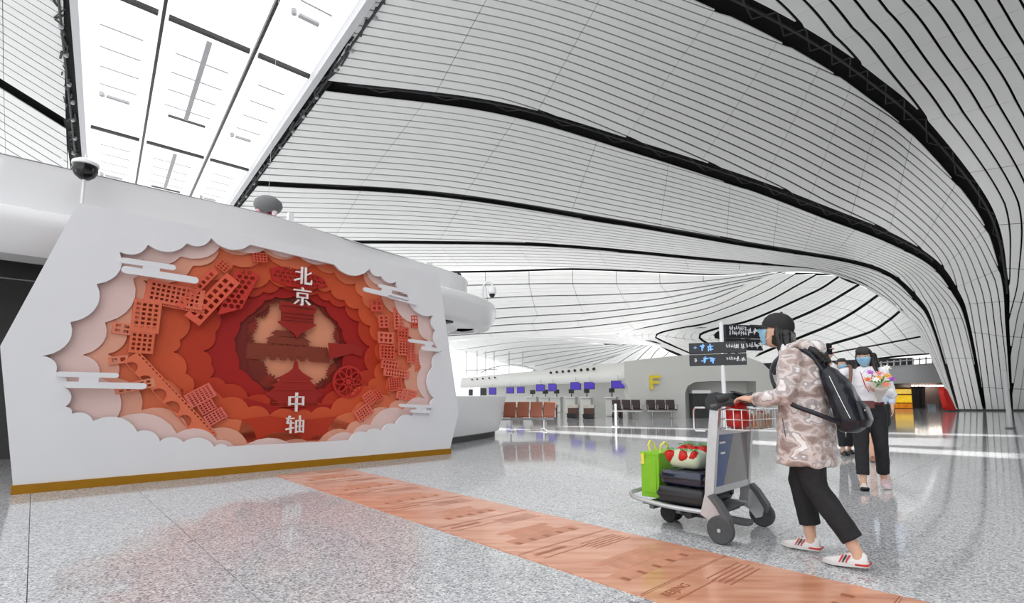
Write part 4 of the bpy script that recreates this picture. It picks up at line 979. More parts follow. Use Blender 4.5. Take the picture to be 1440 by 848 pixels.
# ad frame between the posts
for z in (.36, .80): MB().box((0, .07 if z < .5 else .045, z), (.6, .03, .05)).obj('cross_rail', M_ALU, tr)
def ad_mat():
    m = bpy.data.materials.new('printed_advert'); m.use_nodes = True; nt = m.node_tree; N = nt.nodes; L = nt.links; b = N['Principled BSDF']
    tc = N.new('ShaderNodeTexCoord'); sp_ = N.new('ShaderNodeSeparateXYZ'); L.new(tc.outputs['Object'], sp_.inputs[0])
    ad = N.new('ShaderNodeMath'); ad.operation = 'MULTIPLY_ADD'; L.new(sp_.outputs['Z'], ad.inputs[0]); ad.inputs[1].default_value = -.55; L.new(sp_.outputs['X'], ad.inputs[2])
    r = N.new('ShaderNodeValToRGB'); e = r.color_ramp; e.interpolation = 'CONSTANT'; e.elements[0].color = (*s2l(52, 88, 146), 1); e.elements[1].position = .58; e.elements[1].color = (*s2l(150, 148, 146), 1)
    mr = N.new('ShaderNodeMapRange'); mr.inputs[1].default_value = -.6; mr.inputs[2].default_value = .35; L.new(ad.outputs[0], mr.inputs[0])
    n = N.new('ShaderNodeTexNoise'); n.inputs['Scale'].default_value = 9; n.inputs['Detail'].default_value = 5; L.new(tc.outputs['Object'], n.inputs['Vector'])
    L.new(mr.outputs[0], r.inputs[0]); mx = N.new('ShaderNodeMix'); mx.data_type = 'RGBA'; mx.blend_type = 'MULTIPLY'; mx.inputs['Factor'].default_value = .35
    L.new(r.outputs[0], mx.inputs[6]); L.new(n.outputs['Color'], mx.inputs[7]); L.new(mx.outputs[2], b.inputs['Base Color']); b.inputs['Roughness'].default_value = .15
    return m
ad = MB().box((0, 0, 0), (.56, .012, .40)).obj('advert_panel', ad_mat(), tr, loc=(0, .062, .58))
for i, (w, z) in enumerate(((.1, .13), (.07, .05))): MB().box((-.15, -.008, z), (w, .003, .014)).obj('advert_text', M_WHITE, ad)
# handle: wide moulded bar bowed towards the user, with arms
pts = [(-.37, -.015, 1.045), (-.34, -.07, 1.06), (-.2, -.14, 1.062), (0, -.165, 1.062), (.2, -.14, 1.062), (.34, -.07, 1.06), (.37, -.015, 1.045)]
P_ = [Vector(p) for p in catmull(pts, 30)]
mb = MB(); mb.tube(P_, [.012]+[.03]*28+[.012], 12); mb.obj('handle', M_PLD, tr, True)
pts2 = [(p.x*.94, p.y+.055, p.z-.055) for p in P_]; MB().tube(pts2, .016, 8).obj('brake_bar', M_PLG, tr, True)
for s in (-1, 1):
    mobj('handle_arm', shape2d('handle_arm', [[(.07, .97), (.09, 1.03), (.06, 1.085), (-.0, 1.1), (-.06, 1.085), (-.12, 1.055), (-.15, 1.03), (-.1, 1.02), (-.03, 1.0), (.0, .96)]], .04), M_PLD, tr, loc=(s*.325+.02, 0, 0), rz=math.pi/2)
# wire basket behind the posts and a small loop in front
def wire_basket(name, x0, x1, y0, y1, z0, z1, nx, ny):
    mb = MB(); r = .0045
    for z in (z0, (z0+z1)/2, z1): mb.tube([(x0, y0, z), (x1, y0, z), (x1, y1, z), (x0, y1, z), (x0, y0, z)], r if z < z1 else r*1.5, 5)
    for i in range(nx+1):
        x = x0+(x1-x0)*i/nx; mb.tube([(x, y0, z1), (x, y0, z0), (x, y1, z0), (x, y1, z1)], r, 5)
    for j in range(1, ny):
        y = y0+(y1-y0)*j/ny; mb.tube([(x0, y, z1), (x0, y, z0), (x1, y, z0), (x1, y, z1)], r, 5)
    mb.obj(name, M_CHROME, tr)
wire_basket('wire_basket', -.28, .28, -.22, .02, .82, .97, 9, 4)
MB().tube([(-.28, .12, .98), (-.28, .2, .98), (-.28, .215, .96), (-.28, .215, .82), (-.28, .2, .80), (-.28, .12, .80)], .009, 7).obj('side_loop', M_CHROME, tr, True)
MB().tube([(.28, .12, .98), (.28, .2, .98), (.28, .215, .96), (.28, .215, .82), (.28, .2, .80), (.28, .12, .80)], .009, 7).obj('side_loop', M_CHROME, tr, True)
# base: two rails running to a rounded nose, deck plate, front castor
rail = [(-.30, .08, .19), (-.29, .45, .185), (-.25, .78, .2), (-.2, .87, .215), (-.1, .91, .222), (.1, .91, .222), (.2, .87, .215), (.25, .78, .2), (.29, .45, .185), (.30, .08, .19)]
MB().tube([Vector(p) for p in catmull(rail, 50)], .019, 8).obj('base_rail', M_ALU, tr, True)
MB().box((0, .40, .175), (.54, .62, .014)).obj('deck', M_PLG, tr)
for y in (.15, .38, .62): MB().box((0, y, .155), (.56, .04, .03)).obj('deck_bearer', M_PLG, tr)
MB().box((0, .30, .10), (.10, .75, .045), r=.015).obj('keel', M_PLG, tr)
MB().box((0, .64, .14), (.14, .12, .06), r=.015).obj('castor_mount', M_PLD, tr)
for s in (-1, 1):
    ro = empty('castor_wheel', (s*.05, .60, .075), 0, parent=tr)
    MB().lathe([(.05, -.016), (.07, -.016), (.075, -.008), (.075, .008), (.07, .016), (.05, .016)], 24, Matrix.Rotation(math.pi/2, 4, 'Y')).obj('tyre', M_RUBK, ro, True)
    MB().lathe([(.001, -.014), (.052, -.014), (.052, .014), (.001, .014)], 16, Matrix.Rotation(math.pi/2, 4, 'Y')).obj('hub', M_PLG, ro, True)
MB().box((-.1, .40, .12), (.05, .10, .06), r=.01).obj('brake_unit', M_PLD, tr)
MB().lathe([(.001, -.05), (.034, -.05), (.034, .05), (.001, .05)], 12, Matrix.Translation((-.17, .33, .13)) @ Matrix.Rotation(math.pi/2, 4, 'Y')).obj('brake_drum', M_PLD, tr)
# ------------------------------------------------------------------ the load
def on_tr(name, label, cat, x, y, z, rz=0.0): 
    p = TB+Bv*x+Av*y; return empty(name, (p.x, p.y, z), BANG+rz, label, cat)
DZ = .2075
sc1 = on_tr('suitcase', 'matt black hard suitcase lying flat on the trolley deck', 'suitcase', 0, .37, DZ, .03)
M_CASE = mat('case_black', (.018, .019, .022), .35, bump=.15, bscale=200); M_NAVY = mat('case_navy_gloss', s2l(38, 44, 66), .16, .35, coat=.6)
def case(t, m, l, w, h):
    b = MB().box((0, 0, h/2), (l, w, h), r=.035).obj('shell', m, t, True)
    for k in range(4): MB().box((0, -w*.36+k*w*.24, h), (l*.86, .022, .006), r=.003).obj('rib', m, b)
    MB().box((0, 0, h/2), (l+.006, w+.006, .014), r=.004).obj('zip_band', M_BLACK, t)
    for sx in (-1, 1):
        for sy in (-1, 1):
            MB().lathe([(.001, -.012), (.026, -.012), (.03, 0), (.026, .012), (.001, .012)], 16, Matrix.Translation((sx*(l/2-.05)-(.0), sy*(w/2+.0), h*.5)) @ Matrix.Rotation(math.pi/2, 4, 'X') @ Matrix.Translation((0, 0, 0))).obj('wheel', M_BLACK, t, True)
    MB().tube([(-.06, -w/2, h*.6), (-.05, -w/2-.025, h*.6), (.05, -w/2-.025, h*.6), (.06, -w/2, h*.6)], .009, 6).obj('carry_handle', M_PLD, t, True)
case(sc1, M_CASE, .56, .40, .135)
sc2 = on_tr('suitcase', 'glossy navy suitcase lying on top of the matt black one', 'suitcase', 0, .36, DZ+.143, -.02); case(sc2, M_NAVY, .52, .37, .12)
gb = on_tr('gift_box', 'bright lime green gift box with yellow handles at the trolley nose', 'box', .02, .70, .2, .05)
M_LIME = mat('lime_card', s2l(130, 196, 34), .45, var=.06)
MB().box((0, 0, .19), (.40, .17, .36), r=.006).obj('carton', M_LIME, gb); MB().box((0, 0, .375), (.41, .18, .02)).obj('lid', M_LIME, gb)
MB().box((-.203, 0, .19), (.006, .12, .28)).obj('side_panel', M_LIME, gb)
for y in (-.05, .05): MB().tube([(-.1, y, .38), (-.11, y*1.2, .44), (-.06, y*1.4, .47), (0, y*1.4, .44), (.02, y, .38)], .009, 6).obj('handle', mat('yellow_cord', s2l(235, 226, 90), .5), gb, True)
MB().box((-.21, .06, .33), (.01, .03, .09)).obj('tag', MATS['yellow_cord'], gb)
sb = on_tr('strawberry_bag', 'soft bag printed with red strawberries and green leaves on the suitcases', 'bag', -.03, .37, DZ+.273)
M_STR = mat('strawberry_red', s2l(206, 34, 26), .45, var=.15, scale=40); M_LEAF = mat('leaf_green', s2l(60, 150, 60), .5, var=.3, scale=30)
bm_ = MB().box((0, 0, .075), (.36, .28, .15), r=.06).obj('pouch', mat('bag_pale', s2l(206, 220, 190), .5, var=.1), sb, True)
rg = random.Random(2)
for k in range(9):
    x, y = -.15+.15*(k % 3)+rg.uniform(-.02, .02), -.1+.1*(k//3)+rg.uniform(-.02, .02); z = .13 if k % 3 else .1
    t_ = MB().lathe([(.001, -.06), (.03, -.035), (.05, .005), (.045, .03), (.02, .042), (.001, .045)], 12, Matrix.Translation((x, y, z)) @ Matrix.Rotation(rg.uniform(-.7, .7), 4, 'Y') @ Matrix.Rotation(rg.uniform(-.7, .7), 4, 'X')).obj('strawberry', M_STR, sb, True)
    L_ = MB()
    for j in range(6):
        a = j*math.pi/3; L_.add([(x, y, z+.05), (x+.03*math.cos(a-.3), y+.03*math.sin(a-.3), z+.06), (x+.07*math.cos(a), y+.07*math.sin(a), z+.045), (x+.03*math.cos(a+.3), y+.03*math.sin(a+.3), z+.062)], [[0, 1, 2, 3]])
    L_.obj('leaf', M_LEAF, t_)
rb = on_tr('red_bag', 'crumpled red bag hanging in the trolley basket', 'bag', -.17, -.08, .826)
n_ = 14; rings = []
rg = random.Random(9)
for i, (z, r) in enumerate(((0, .05), (.02, .085), (.07, .1), (.12, .09), (.16, .075), (.19, .055), (.205, .03))):
    rings.append([((r+rg.uniform(-.012, .012))*math.cos(2*math.pi*k/n_), (r*.95+rg.uniform(-.012, .012))*math.sin(2*math.pi*k/n_), z) for k in range(n_)])
M_RED = mat('red_film', s2l(200, 30, 24), .3, var=.12, scale=25); MB().loft(rings).obj('pouch', M_RED, rb, True)
MB().tube([(-.03, 0, .2), (-.02, .0, .25), (.02, 0, .26), (.04, 0, .2)], .007, 6).obj('handle', M_RED, rb, True)
ob = on_tr('snack_box', 'white and orange snack box standing in the trolley basket', 'box', .06, -.15, .826)
MB().box((0, 0, .055), (.24, .09, .11), r=.004).obj('carton', mat('cream_card', s2l(236, 220, 196), .5), ob)
for k in range(4): MB().box((-.03+k*.04, -.0465, .055), (.022, .003, .085), rot=Matrix.Rotation(.25, 4, 'Y')).obj('print_band', mat('orange_print', s2l(226, 142, 70), .5), ob)
for k in range(3): MB().box((-.122, -.025+k*.025, .055), (.003, .014, .085)).obj('print_band', MATS['orange_print'], ob)
tn = on_tr('metal_tin', 'small grey tin beside the snack box in the basket', 'tin', .22, -.1, .826)
MB().lathe([(.001, 0), (.038, 0), (.04, .01), (.04, .10), (.036, .11), (.001, .11)], 16).obj('body', M_ALU, tn, True); MB().lathe([(.001, .11), (.034, .11), (.03, .125), (.001, .125)], 16).obj('lid', M_RED, tn, True)
# ------------------------------------------------------------------ people
def V3(*a): return Vector(a)
def sphere(mb, c, r, n=14, m=9, sc=(1, 1, 1), M=None):
    v = [(0, 0, 1)]; f = []
    for i in range(1, m):
        t = math.pi*i/m
        for k in range(n): a = 2*math.pi*k/n; v.append((math.sin(t)*math.cos(a), math.sin(t)*math.sin(a), math.cos(t)))
    v.append((0, 0, -1)); e = len(v)-1
    for k in range(n): f.append([0, 1+k, 1+(k+1) % n]); f.append([e, e-n+(k+1) % n, e-n+k])
    for i in range(m-2):
        for k in range(n): a = 1+i*n; f.append([a+k, a+n+k, a+n+(k+1) % n, a+(k+1) % n])
    T = Matrix.Translation(Vector(c)) @ (M if M is not None else Matrix.Identity(4)) @ Matrix.Diagonal((r*sc[0], r*sc[1], r*sc[2], 1))
    mb.add(v, f, T)
def limb(mb, pts, rad, n=14):
    pts = [Vector(p) for p in pts]; mb.tube(pts, rad, n)
    for p, r in zip(pts, rad): sphere(mb, p, r*.995, 12, 8)
def rings(mb, secs, n=24, power=2.3):
    """secs: (cx, cy, z, rx, ry)"""
    R_ = []
    for cx, cy, z, rx, ry in secs:
        ring_ = []
        for k in range(n):
            a = 2*math.pi*k/n; c, s = math.cos(a), math.sin(a)
            ring_.append((cx+rx*math.copysign(abs(c)**(2/power), c), cy+ry*math.copysign(abs(s)**(2/power), s), z))
        R_.append(ring_)
    mb.loft(R_)
def remesh(mb, name, m, parent, voxel=.008, smooth=4, disp=None):
    me = mb.mesh(name); o = bpy.data.objects.new(name, me); COL.objects.link(o)
    bm = bmesh.new(); bm.from_mesh(me); bmesh.ops.recalc_face_normals(bm, faces=bm.faces); bm.to_mesh(me); bm.free()
    r = o.modifiers.new('r', 'REMESH'); r.mode = 'VOXEL'; r.voxel_size = voxel; r.use_smooth_shade = True
    if smooth: s = o.modifiers.new('s', 'SMOOTH'); s.factor = .5; s.iterations = smooth
    if disp:
        tx = bpy.data.textures.new(name+'_folds', 'CLOUDS'); tx.noise_scale = disp[1]; tx.noise_depth = 2
        d = o.modifiers.new('d', 'DISPLACE'); d.texture = tx; d.strength = disp[0]; d.mid_level = .5; d.texture_coords = 'LOCAL'
    dg = bpy.context.evaluated_depsgraph_get(); out = bpy.data.meshes.new_from_object(o.evaluated_get(dg)); bpy.data.objects.remove(o, do_unlink=True)
    out.materials.clear(); out.name = name
    return mobj(name, out, m, parent, smooth=True)
SKIN = mat('skin', s2l(222, 176, 150), .5, var=.05, scale=14); SKIN.node_tree.nodes['Principled BSDF'].inputs['Subsurface Weight'].default_value = .08
HAIR = mat('black_hair', (.012, .010, .009), .38, var=.5, scale=60, bump=.3, bscale=140)
BLKC = mat('black_trousers_cloth', (.014, .014, .016), .8, var=.2, scale=20, bump=.2, bscale=90)
MASKM = mat('surgical_mask_blue', s2l(150, 196, 222), .7, var=.05, scale=20)
EYEW = mat('eye_white', (.8, .8, .78), .2); EYEB = mat('eye_dark', (.02, .012, .01), .1)
def face_mod(p):
    """unit sphere -> head shape (x right, y front, z up), metres"""
    x, y, z = p
    X = x*.074; Y = y*.094; Z = z*.116
    if z < 0: X *= 1-.30*z*z; Y = Y*(1-.10*z*z)+.012*z*z*(1 if y > -.2 else .3)
    if y < -.1: Y *= 1.04
    if y > .5:
        nz = math.exp(-((z+.12)/.16)**2)*math.exp(-(x/.16)**2); Y += .020*nz          # nose
        Y += .006*math.exp(-((z+.42)/.07)**2)*math.exp(-(x/.3)**2)                     # lips
        Y += .006*math.exp(-((z+.75)/.14)**2)*math.exp(-(x/.35)**2)                    # chin
        for s in (-1, 1): Y -= .010*math.exp(-((z-.06)/.10)**2)*math.exp(-((x-s*.42)/.18)**2)   # eye sockets
        Y += .004*math.exp(-((z-.22)/.07)**2)                                          # brow
    return (X, Y, Z)
def head_into(mb, H):
    n, m = 40, 30; v = [face_mod((0, 0, 1))]; f = []
    for i in range(1, m):
        t = math.pi*i/m
        for k in range(n): a = 2*math.pi*k/n; v.append(face_mod((math.sin(t)*math.cos(a), math.sin(t)*math.sin(a), math.cos(t))))
    v.append(face_mod((0, 0, -1))); e = len(v)-1
    for k in range(n): f.append([0, 1+k, 1+(k+1) % n]); f.append([e, e-n+(k+1) % n, e-n+k])
    for i in range(m-2):
        for k in range(n): a = 1+i*n; f.append([a+k, a+n+k, a+n+(k+1) % n, a+(k+1) % n])
    mb.add(v, f, H)
    for s in (-1, 1):
        sphere(mb, H @ V3(s*.076, -.005, -.005), .03, 10, 8, (.28, .6, 1), H.to_3x3().to_4x4())
def hand_into(mb, wrist, direc, palm_n, curl=.6, scale=1.0, thumb_side=1):
    """palm and five fingers; direc = along the hand, palm_n = where the palm faces"""
    d = direc.normalized(); n = (palm_n-d*palm_n.dot(d)).normalized(); s = d.cross(n)*thumb_side
    k = scale
    M = Matrix((( *s, 0), (*d, 0), (*n, 0), (0, 0, 0, 1))).transposed()
    c = wrist+d*.045*k
    mb.box((0, 0, 0), (.075*k, .085*k, .026*k), M=Matrix.Translation(c) @ M, r=.011*k)
    limb(mb, [wrist-d*.03*k, wrist+d*.02*k], [.024*k, .026*k], 12)
    for i, (off, L_) in enumerate(((.029, .070), (.0095, .078), (-.010, .073), (-.028, .058))):
        b = wrist+d*.085*k+s*off*k; a = .15+.1*i; P = [b-d*.012*k, b]; ang = 0.0
        for seg in (.45, .32, .23):
            ang += curl*(1.0 if seg < .4 else .8); P.append(P[-1]+(d*math.cos(ang)+n*math.sin(ang))*L_*seg*k)
        limb(mb, P, [.0092*k, .0092*k, .0085*k, .008*k, .007*k], 9)
    b = wrist+d*.03*k+s*.032*k; t1 = b+(s*.62+d*.7+n*.35).normalized()*.036*k; t2 = t1+(d*.85+n*.5+s*.05).normalized()*.028*k
    limb(mb, [b-s*.012*k, b, t1, t2], [.013*k, .0125*k, .0105*k, .0085*k], 9)
def shoe(parent, ankle, fdir, pitch, cols, stripe=None, L_=.255):
    """sneaker; heel under the ankle, toe along fdir, pitch raises the heel"""
    up_, sole_c = cols; rz = math.atan2(-fdir.x, fdir.y)
    r = empty('shoe', (ankle.x, ankle.y, 0), rz, parent=parent)
    T = Matrix.Translation((0, .12, .006)) @ Matrix.Rotation(-pitch, 4, 'X') @ Matrix.Translation((0, -.12, 0))
    def outl(sc, w): return [(w*(.036+.010*math.sin(math.pi*t))*math.copysign(1, 1) if 0 else 0, 0) for t in ()]
    ys = np.linspace(-.062, L_-.062, 13)
    wid = lambda t: .031+.013*math.sin(min(1, t*1.15)*math.pi*.72)*(1 if t < .85 else 1-(t-.85)*2.2)
    mb = MB(); R_ = []
    for i, y in enumerate(ys):
        t = i/12; w = wid(t)*(0.55 if i in (0, 12) else 1); h = .004 if t < .75 else .004+(t-.75)*.05
        R_.append([(-w, y, h), (w, y, h), (w*1.06, y, h+.022-.006*t), (-w*1.06, y, h+.022-.006*t)])
    mb.loft(R_); s = mb.obj('sole', sole_c, r, True); s.matrix_local = T
    mb = MB(); R_ = []
    top = [.075, .088, .092, .090, .086, .080, .072, .063, .056, .051, .047, .042, .03]
    for i, y in enumerate(ys):
        t = i/12; w = wid(t)*(.5 if i in (0, 12) else .97); h = .022 if t < .75 else .022+(t-.75)*.05; H_2 = top[i]
        R_.append([(w*c_*(1 if z_ < .5 else .62), y+(.006 if i == 0 else 0), h+(H_2-h)*z_) for c_, z_ in ((-1, 0), (-1.03, .3), (-.92, .65), (-.75, .9), (-.2, 1), (.2, 1), (.75, .9), (.92, .65), (1.03, .3), (1, 0))])
    mb.loft(R_); u = mb.obj('upper', up_, r, True); u.matrix_local = T
    if stripe:
        for sd in (-1, 1):
            for k in range(3):
                y = .048+k*.018; w = .043
                mb = MB(); mb.add([(sd*w*1.03, y, .028), (sd*w*1.03, y+.009, .028), (sd*w*.72, y-.016, .072), (sd*w*.72, y-.026, .072)], [[0, 1, 2, 3]]); mb.add([(sd*(w*1.03+.003), y, .028), (sd*(w*1.03+.003), y+.009, .028), (sd*(w*.72+.004), y-.016, .072), (sd*(w*.72+.004), y-.026, .072)], [[0, 1, 2, 3]])
                q = mb.obj('stripe', stripe[k], r); q.matrix_local = T
        q = MB().box((0, -.03, .02), (.085, .07, .010)).obj('heel_band', stripe[0], r); q.matrix_local = T
    for k in range(4):
        q = MB().box((0, .055+.022*k, .082-.0085*k), (.035, .007, .005)).obj('lace', up_, r); q.matrix_local = T
def mask_patch(H, parent, m, z0=-.95, z1=.02, half=1.15, grow=1.09):
    n, k = 18, 12; v = []; f = []
    for i in range(k+1):
        z = z0+(z1-z0)*i/k
        for j in range(n+1):
            a = math.pi/2+half*(2*j/n-1); r = math.sqrt(max(0, 1-z*z)) if z > -.8 else math.sqrt(max(0.0, 1-.64))*(1+(z+.8)*.8)
            p = Vector(face_mod((r*math.cos(a), r*math.sin(a), z)))
            p = Vector((p.x*grow, p.y*grow+.006, p.z)); pl_ = .0022*math.sin(i*2.2); p.y += pl_; v.append(H @ p)
    for i in range(k):
        for j in range(n): q = i*(n+1)+j; f.append([q, q+1, q+n+2, q+n+1])
    o = mobj('face_mask', pymesh('face_mask', v, f), m, parent, smooth=True)
    so = o.modifiers.new('t', 'SOLIDIFY'); so.thickness = .002
    for s in (-1, 1):
        e = H @ V3(s*.08, -.012, .0); a = v[(k-1)*(n+1)+(0 if s > 0 else n)]; b = v[4*(n+1)+(0 if s > 0 else n)]
        MB().tube([a, e, b], .0018, 5).obj('ear_loop', M_WHITE, o)
def eyes(H, parent):
    for s in (-1, 1):
        c = H @ V3(s*.031, .078, .010)
        mb = MB(); sphere(mb, c, .0125, 12, 8); e = mb.obj('eye', EYEW, parent, True)
        mb = MB(); sphere(mb, H @ V3(s*.031, .0885, .009), .0062, 10, 6); mb.obj('iris', EYEB, e, True)
        MB().tube([H @ V3(s*.017, .093, .030), H @ V3(s*.033, .091, .034), H @ V3(s*.05, .08, .030)], .0028, 5).obj('eyebrow', HAIR, parent)
def headmat(c, yaw, pitch, roll=0.0): return Matrix.Translation(Vector(c)) @ Matrix.Rotation(yaw, 4, 'Z') @ Matrix.Rotation(-pitch, 4, 'X') @ Matrix.Rotation(roll, 4, 'Y')
def ankle_leg(mb, hip, knee, ank): limb(mb, [hip, (hip+knee)/2, knee, knee*.6+ank*.4+V3(0, -.01, 0), ank, ank-V3(0, 0, .045)], [.078, .066, .05, .05, .034, .036])
def trouser_leg(mb, hip, knee, hem, r0=.098, r1=.068, r2=.064):
    limb(mb, [hip, hip*.5+knee*.5, knee, knee*.5+hem*.5], [r0, (r0+r1)/2+.004, r1, (r1+r2)/2+.001]); mb.tube([knee*.5+hem*.5, hem], [(r1+r2)/2, r2], 16)

# ---------------- the woman in the cap pushing the trolley
P1 = W(1.16, 3.93)
w1 = empty('person', P1, BANG, 'woman in black cap, blue mask and camouflage jacket pushing a luggage trolley', 'person')
sL, sR = V3(-.165, .10, 1.325), V3(.165, .12, 1.325)          # left is the near side
eL, eR = V3(-.235, .12, 1.07), V3(.235, .15, 1.07)
wL, wR = V3(-.175, .36, 1.045), V3(.16, .38, 1.06)
hL, hR = V3(-.09, .07, .86), V3(.09, .085, .86)
kL, kR = V3(-.10, .015, .47), V3(.095, .175, .47)
aL, aR = V3(-.11, -.20, .10), V3(.095, .125, .095)
H1 = headmat((0.0, .245, 1.535), math.radians(6), math.radians(-16))
b = MB(); head_into(b, H1)
limb(b, [(0, .12, 1.34), (0, .165, 1.41), (0, .215, 1.47)], [.06, .05, .05])
rings(b, [(0, .075, .82, .15, .11), (0, .075, .95, .16, .115), (0, .08, 1.08, .135, .10), (0, .085, 1.22, .16, .11), (0, .10, 1.32, .17, .10), (0, .12, 1.38, .1, .075)])
for s_, e_, w_ in ((sL, eL, wL), (sR, eR, wR)): limb(b, [s_, s_*.5+e_*.5, e_, e_*.5+w_*.5, w_], [.05, .045, .038, .036, .025])
hand_into(b, wL, V3(.10, .9, .15), V3(.25, .1, -1), .45, 1.0, -1)
hand_into(b, wR, V3(-.15, .9, .05), V3(-.2, .1, -1), .5, 1.0, 1)
for h_, k_, a_ in ((hL, kL, aL), (hR, kR, aR)): ankle_leg(b, h_, k_, a_)
remesh(b, 'body', SKIN, w1, .0055, 3)
eyes(H1, w1); mask_patch(H1, w1, MASKM)
# trousers
b = MB(); rings(b, [(0, .075, .80, .155, .125), (0, .075, .9, .165, .13), (0, .07, .98, .16, .12)])
trouser_leg(b, hL, kL, aL+V3(.0, .02, .075), .105, .076, .067); trouser_leg(b, hR, kR, aR+V3(0, -.0, .085), .105, .076, .067)
remesh(b, 'trousers', BLKC, w1, .009, 3, (.014, .09))
# jacket
def camo():
    m = bpy.data.materials.new('camouflage_jacket'); m.use_nodes = True; nt = m.node_tree; N = nt.nodes; L = nt.links; bs = N['Principled BSDF']
    tc = N.new('ShaderNodeTexCoord'); mp = N.new('ShaderNodeMapping'); mp.inputs['Scale'].default_value = (1, 1, 1.5); L.new(tc.outputs['Object'], mp.inputs[0])
    n1 = N.new('ShaderNodeTexNoise'); n1.inputs['Scale'].default_value = 8.5; n1.inputs['Detail'].default_value = 1.6; n1.inputs['Distortion'].default_value = .25; L.new(mp.outputs[0], n1.inputs['Vector'])
    r = N.new('ShaderNodeValToRGB'); e = r.color_ramp; e.interpolation = 'CONSTANT'
    e.elements[0].color = (*s2l(158, 138, 132), 1); e.elements[1].position = .40; e.elements[1].color = (*s2l(188, 170, 164), 1)
    for p_, c_ in ((.47, (216, 204, 200)), (.54, (178, 168, 168)), (.60, (236, 230, 228))): q = e.elements.new(p_); q.color = (*s2l(*c_), 1)
    L.new(n1.outputs['Fac'], r.inputs[0]); L.new(r.outputs[0], bs.inputs['Base Color']); bs.inputs['Roughness'].default_value = .32; bs.inputs['Sheen Weight'].default_value = .2
    n2 = N.new('ShaderNodeTexNoise'); n2.inputs['Scale'].default_value = 26; n2.inputs['Detail'].default_value = 3; L.new(tc.outputs['Object'], n2.inputs['Vector'])
    bp = N.new('ShaderNodeBump'); bp.inputs['Strength'].default_value = .5; bp.inputs['Distance'].default_value = .02; L.new(n2.outputs['Fac'], bp.inputs['Height']); L.new(bp.outputs[0], bs.inputs['Normal'])
    return m
CAMO = camo()
b = MB()
rings(b, [(0, .09, .605, .215, .176), (0, .09, .63, .222, .182), (0, .09, .75, .222, .172), (0, .085, .88, .215, .163), (0, .085, 1.02, .2, .152), (0, .09, 1.15, .195, .148), (0, .095, 1.27, .195, .142), (0, .105, 1.345, .175, .12), (0, .125, 1.395, .115, .095), (0, .15, 1.44, .085, .085)])
for s_, e_, w_ in ((sL, eL, wL), (sR, eR, wR)):
    limb(b, [s_, s_*.5+e_*.5, e_, e_*.5+w_*.5], [.078, .073, .068, .06]); b.tube([e_*.5+w_*.5, w_*.9+e_*.1], [.058, .046], 14)
jk = remesh(b, 'jacket', CAMO, w1, .0085, 3, (.03, .085))
b = MB(); R_ = []
b.tube([V3(-.10, .15, 1.40), V3(-.09, .05, 1.415), V3(-.04, -.01, 1.40), V3(.04, -.01, 1.40), V3(.09, .05, 1.415), V3(.10, .15, 1.40)], [.03, .042, .055, .055, .042, .03], 12)
sphere(b, (0, -.005, 1.355), .085, 14, 10, (1.1, .62, .95))
remesh(b, 'hood', CAMO, jk, .009, 3, (.012, .05))
MB().tube([(-.226, .14, .80), (-.222, .155, .92)], .003, 5).obj('pocket_zip', M_DKGREY, jk)
MB().tube([(0, .272, .63), (0, .25, .88), (0, .238, 1.15), (0, .235, 1.38)], .004, 6).obj('front_zip', M_DKGREY, jk)
for s_, w_, e_ in ((-1, wL, eL), (1, wR, eR)): MB().tube([w_*.93+e_*.07, w_*.86+e_*.14], [.047, .05], 14).obj('cuff', CAMO, jk, True)
# cap
CAPM = mat('black_cap_cloth', (.012, .012, .013), .7, bump=.2, bscale=120)
b = MB(); R_ = []
for z, r in ((.022, 1.0), (.05, 1.02), (.085, .93), (.115, .72), (.134, .42), (.142, .1)):
    R_.append([tuple(H1 @ V3(.086*r*math.cos(a), -.004+.108*r*math.sin(a), z)) for a in np.linspace(0, 2*math.pi, 28, endpoint=False)])
b.loft(R_); cap = b.obj('cap', CAPM, w1, True)
v = []; f = []
for i in range(13):
    a = math.radians(20+140*i/12)
    for k, q in enumerate((1.0, 1.55)):
        for dz in (0, .005): v.append(H1 @ V3(.084*math.cos(a)*(1 if k == 0 else .95), .104*math.sin(a)+(.085*math.sin(a)**1.2 if k else 0), .030-dz-(.012+.010*math.cos(a)**2 if k else 0)))
for i in range(12):
    q = i*4; f += [[q, q+2, q+6, q+4], [q+1, q+5, q+7, q+3], [q+2, q+3, q+7, q+6]]
mobj('visor', pymesh('visor', v, f), CAPM, cap, smooth=True)
b = MB(); sphere(b, H1 @ V3(0, -.004, .143), .008); b.obj('button', CAPM, cap, True)
# hair falling down the back
b = MB(); sphere(b, H1 @ V3(0, -.022, -.005), .1, 18, 12, (.84, .93, 1.02))
cut = H1
for x in (-.06, -.03, 0, .03, .06): limb(b, [H1 @ V3(x, -.085, .0), H1 @ V3(x*1.15, -.125, -.10), V3(x*1.3, .03, 1.415), V3(x*1.3, -.035, 1.36), V3(x*1.1, -.075, 1.30)], [.034, .036, .032, .024, .009], 10)
for s in (-1, 1): limb(b, [H1 @ V3(s*.074, -.015, .03), H1 @ V3(s*.077, -.045, -.05), H1 @ V3(s*.07, -.09, -.15)], [.016, .022, .02], 8)
hair1 = remesh(b, 'hair', HAIR, w1, .007, 3, (.008, .02))
